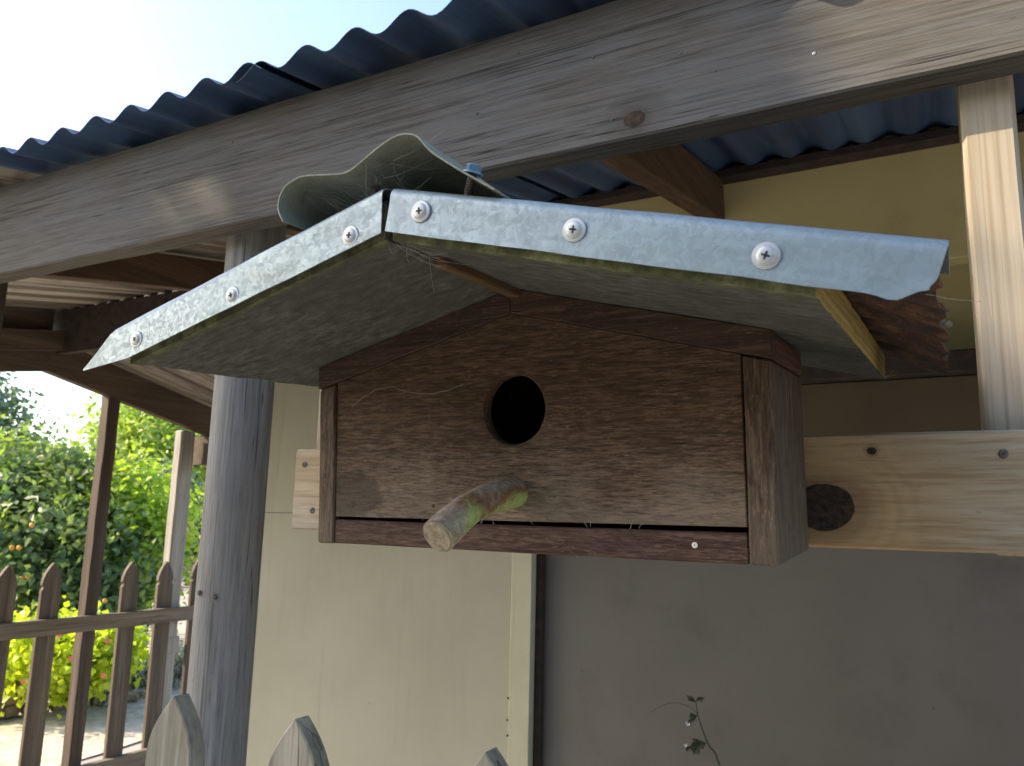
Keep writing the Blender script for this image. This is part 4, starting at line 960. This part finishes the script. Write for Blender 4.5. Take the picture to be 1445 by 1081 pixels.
# weed sprig in front of the charcoal door
wy = 1.62
def W(px, py): 
    d = P(px, py, 1.0); return d * (wy / d.y)
wd = thing('weed', 'thin weed sprig standing in front of the charcoal door', 'plant', (W(1040, 1500).x, wy, -ZC))
sp_, _ = smooth_path([W(1120, 1560), W(1060, 1250), W(1016, 1081), W(1000, 1052), W(988, 1020), (W(984, 1005)), W(982, 990)], [0] * 7, 4)
sp_[0].z = -ZC
MB().tube(sp_, [0.0028 - 0.0018 * i / (len(sp_) - 1) for i in range(len(sp_))], 7).build('stem', M['weed'], wd, smooth=True)
ar, _ = smooth_path([W(985, 1010), W(975, 999), W(955, 992), W(935, 995), W(920, 1005)], [0] * 5, 4)
MB().tube(ar, [0.0006] * len(ar), 5).build('tendril', M['weed'], wd)
lrr = random.Random(2)
def leaf(px, py, dx, dy, wid, mat='weed', nm='leaf'):
    a_ = W(px, py); b_ = W(px + dx, py + dy); ax = (b_ - a_); sd = ax.cross(Vector((0, 1, 0.3))).normalized() * wid; mid = a_.lerp(b_, .5); up_ = Vector((0, -0.004, 0))
    m = MB(); m.add([a_, mid + sd + up_, b_, mid - sd + up_, mid - Vector((0, .001, 0))], [(0, 1, 4), (1, 2, 4), (2, 3, 4), (3, 0, 4)]); m.build(nm, M[mat], wd, fix=False)
for args in ((981, 990, -13, -9, .006), (981, 990, 14, -6, .006), (981, 992, -6, -11, .005), (984, 1010, -12, 2, .009), (980, 1012, -9, 14, .006), (984, 1010, -6, 10, .005), (997, 1049, -14, 2, .010), (992, 1050, -20, 8, .011), (990, 1050, -14, -8, .008), (988, 1052, -10, 12, .010), (976, 1053, -8, 8, .006)): leaf(*args)
leaf(972, 1016, -2, 9, .005, 'petal', 'flower'); leaf(969, 1049, -2, 5, .003, 'petal', 'flower')

# ------------------------------------------------------------------ unseen tree added for shade; leaves removed where sun should land
GAPS = [(-0.93, 0.485, 0.10, 0.06), (-1.18, 0.50, 0.09, 0.05), (-1.05, 0.51, 0.14, 0.09), (-0.565, 0.515, 0.11, 0.085), (-0.33, 0.455, 0.13, 0.075)]
SD = np.array(SUN_DIR)
def keep(p):
    t = (0.835 - p[:, 1]) / SD[1]; X = p[:, 0] + SD[0] * t; Z = p[:, 2] + SD[2] * t
    k = np.ones(len(p), bool)
    # crown cut away so sun reaches the right end of the beam
    k &= ~((X > -0.20 + 0.35 * (0.60 - Z)) & (X < 0.45) & (Z > 0.03))
    for (x, z, a_, b_) in GAPS: k &= ((X - x) / a_) ** 2 + ((Z - z) / b_) ** 2 > 1
    # leaves cut so sun reaches the left roof edge of the nesting box
    t = (0.505 - p[:, 1]) / SD[1]; X = p[:, 0] + SD[0] * t; Z = p[:, 2] + SD[2] * t
    k &= ~((X > -0.60) & (X < -0.40) & (np.abs(Z - (0.196 + 0.255 * (X + 0.63))) < 0.09))
    t = (0.70 - p[:, 1]) / SD[1]; X = p[:, 0] + SD[0] * t; Z = p[:, 2] + SD[2] * t
    k &= ~((X > -0.70) & (X < -0.58) & (Z < 0.06) & (Z > -0.10))
    return k
def up_sun(x, y, z, t): return (x - SUN_DIR.x * t, y - SUN_DIR.y * t, z - SUN_DIR.z * t)
tb = [(up_sun(-1.0, 0.8, 0.35, 5.2), (0.62, 0.8, 0.62)), (up_sun(-0.45, 0.8, 0.45, 5.4), (0.5, 0.7, 0.55)), (up_sun(-0.5, 0.75, -0.1, 5.0), (0.6, 0.8, 0.6)), (up_sun(-1.7, 0.9, 0.45, 5.4), (0.7, 0.8, 0.7)), (up_sun(-1.2, .8, -0.3, 5.2), (.7, .8, .6)), (up_sun(-0.1, 0.5, 0.1, 5.3), (.5, .6, .5)), (up_sun(-0.3, 0.5, 0.2, 5.0), (.5, .6, .4)), (up_sun(-0.6, 0.5, 0.25, 5.0), (.45, .6, .4))]
base = (tb[0][0][0], tb[0][0][1], -ZC)
tree('added_shade_tree', 'unseen leafy tree added left of the verandah for dappled shade', 'tree', base, tb, M['shadeleaf'], 30000, 0.075, 41, keep=keep, clump=0.12, r=0.09, limbs=5)

# unseen tall hedge added behind the viewer to block skylight
hg = thing('sky_block_hedge', 'unseen dense hedge added behind the viewer to cut skylight', 'hedge', (1.0, -5.6, -ZC))
mm = MB()
for i in range(9):
    x = -6.0 + 1.75 * i; mm.board((x - 0.88, -5.9, 0.45 + 0.2 * math.sin(i * 2.1)), (x + 0.88, -5.9, 0.45 + 0.2 * math.sin(i * 2.1 + 1)), 1.0, 3.7, seg=4, ch=0.2, wob=0.3, wf=1.1)
mm.build('opaque_core', M['bark'], hg)  # solid slabs inside the added hedge, to keep skylight out
leaves('foliage', hg, M['citrus'], [((-6 + 1.5 * i, -5.6, z), (1.1, 0.55, 0.9)) for i in range(11) for z in (-0.6, 0.6, 1.9)], 14000, 0.15, 51, clump=0.28)
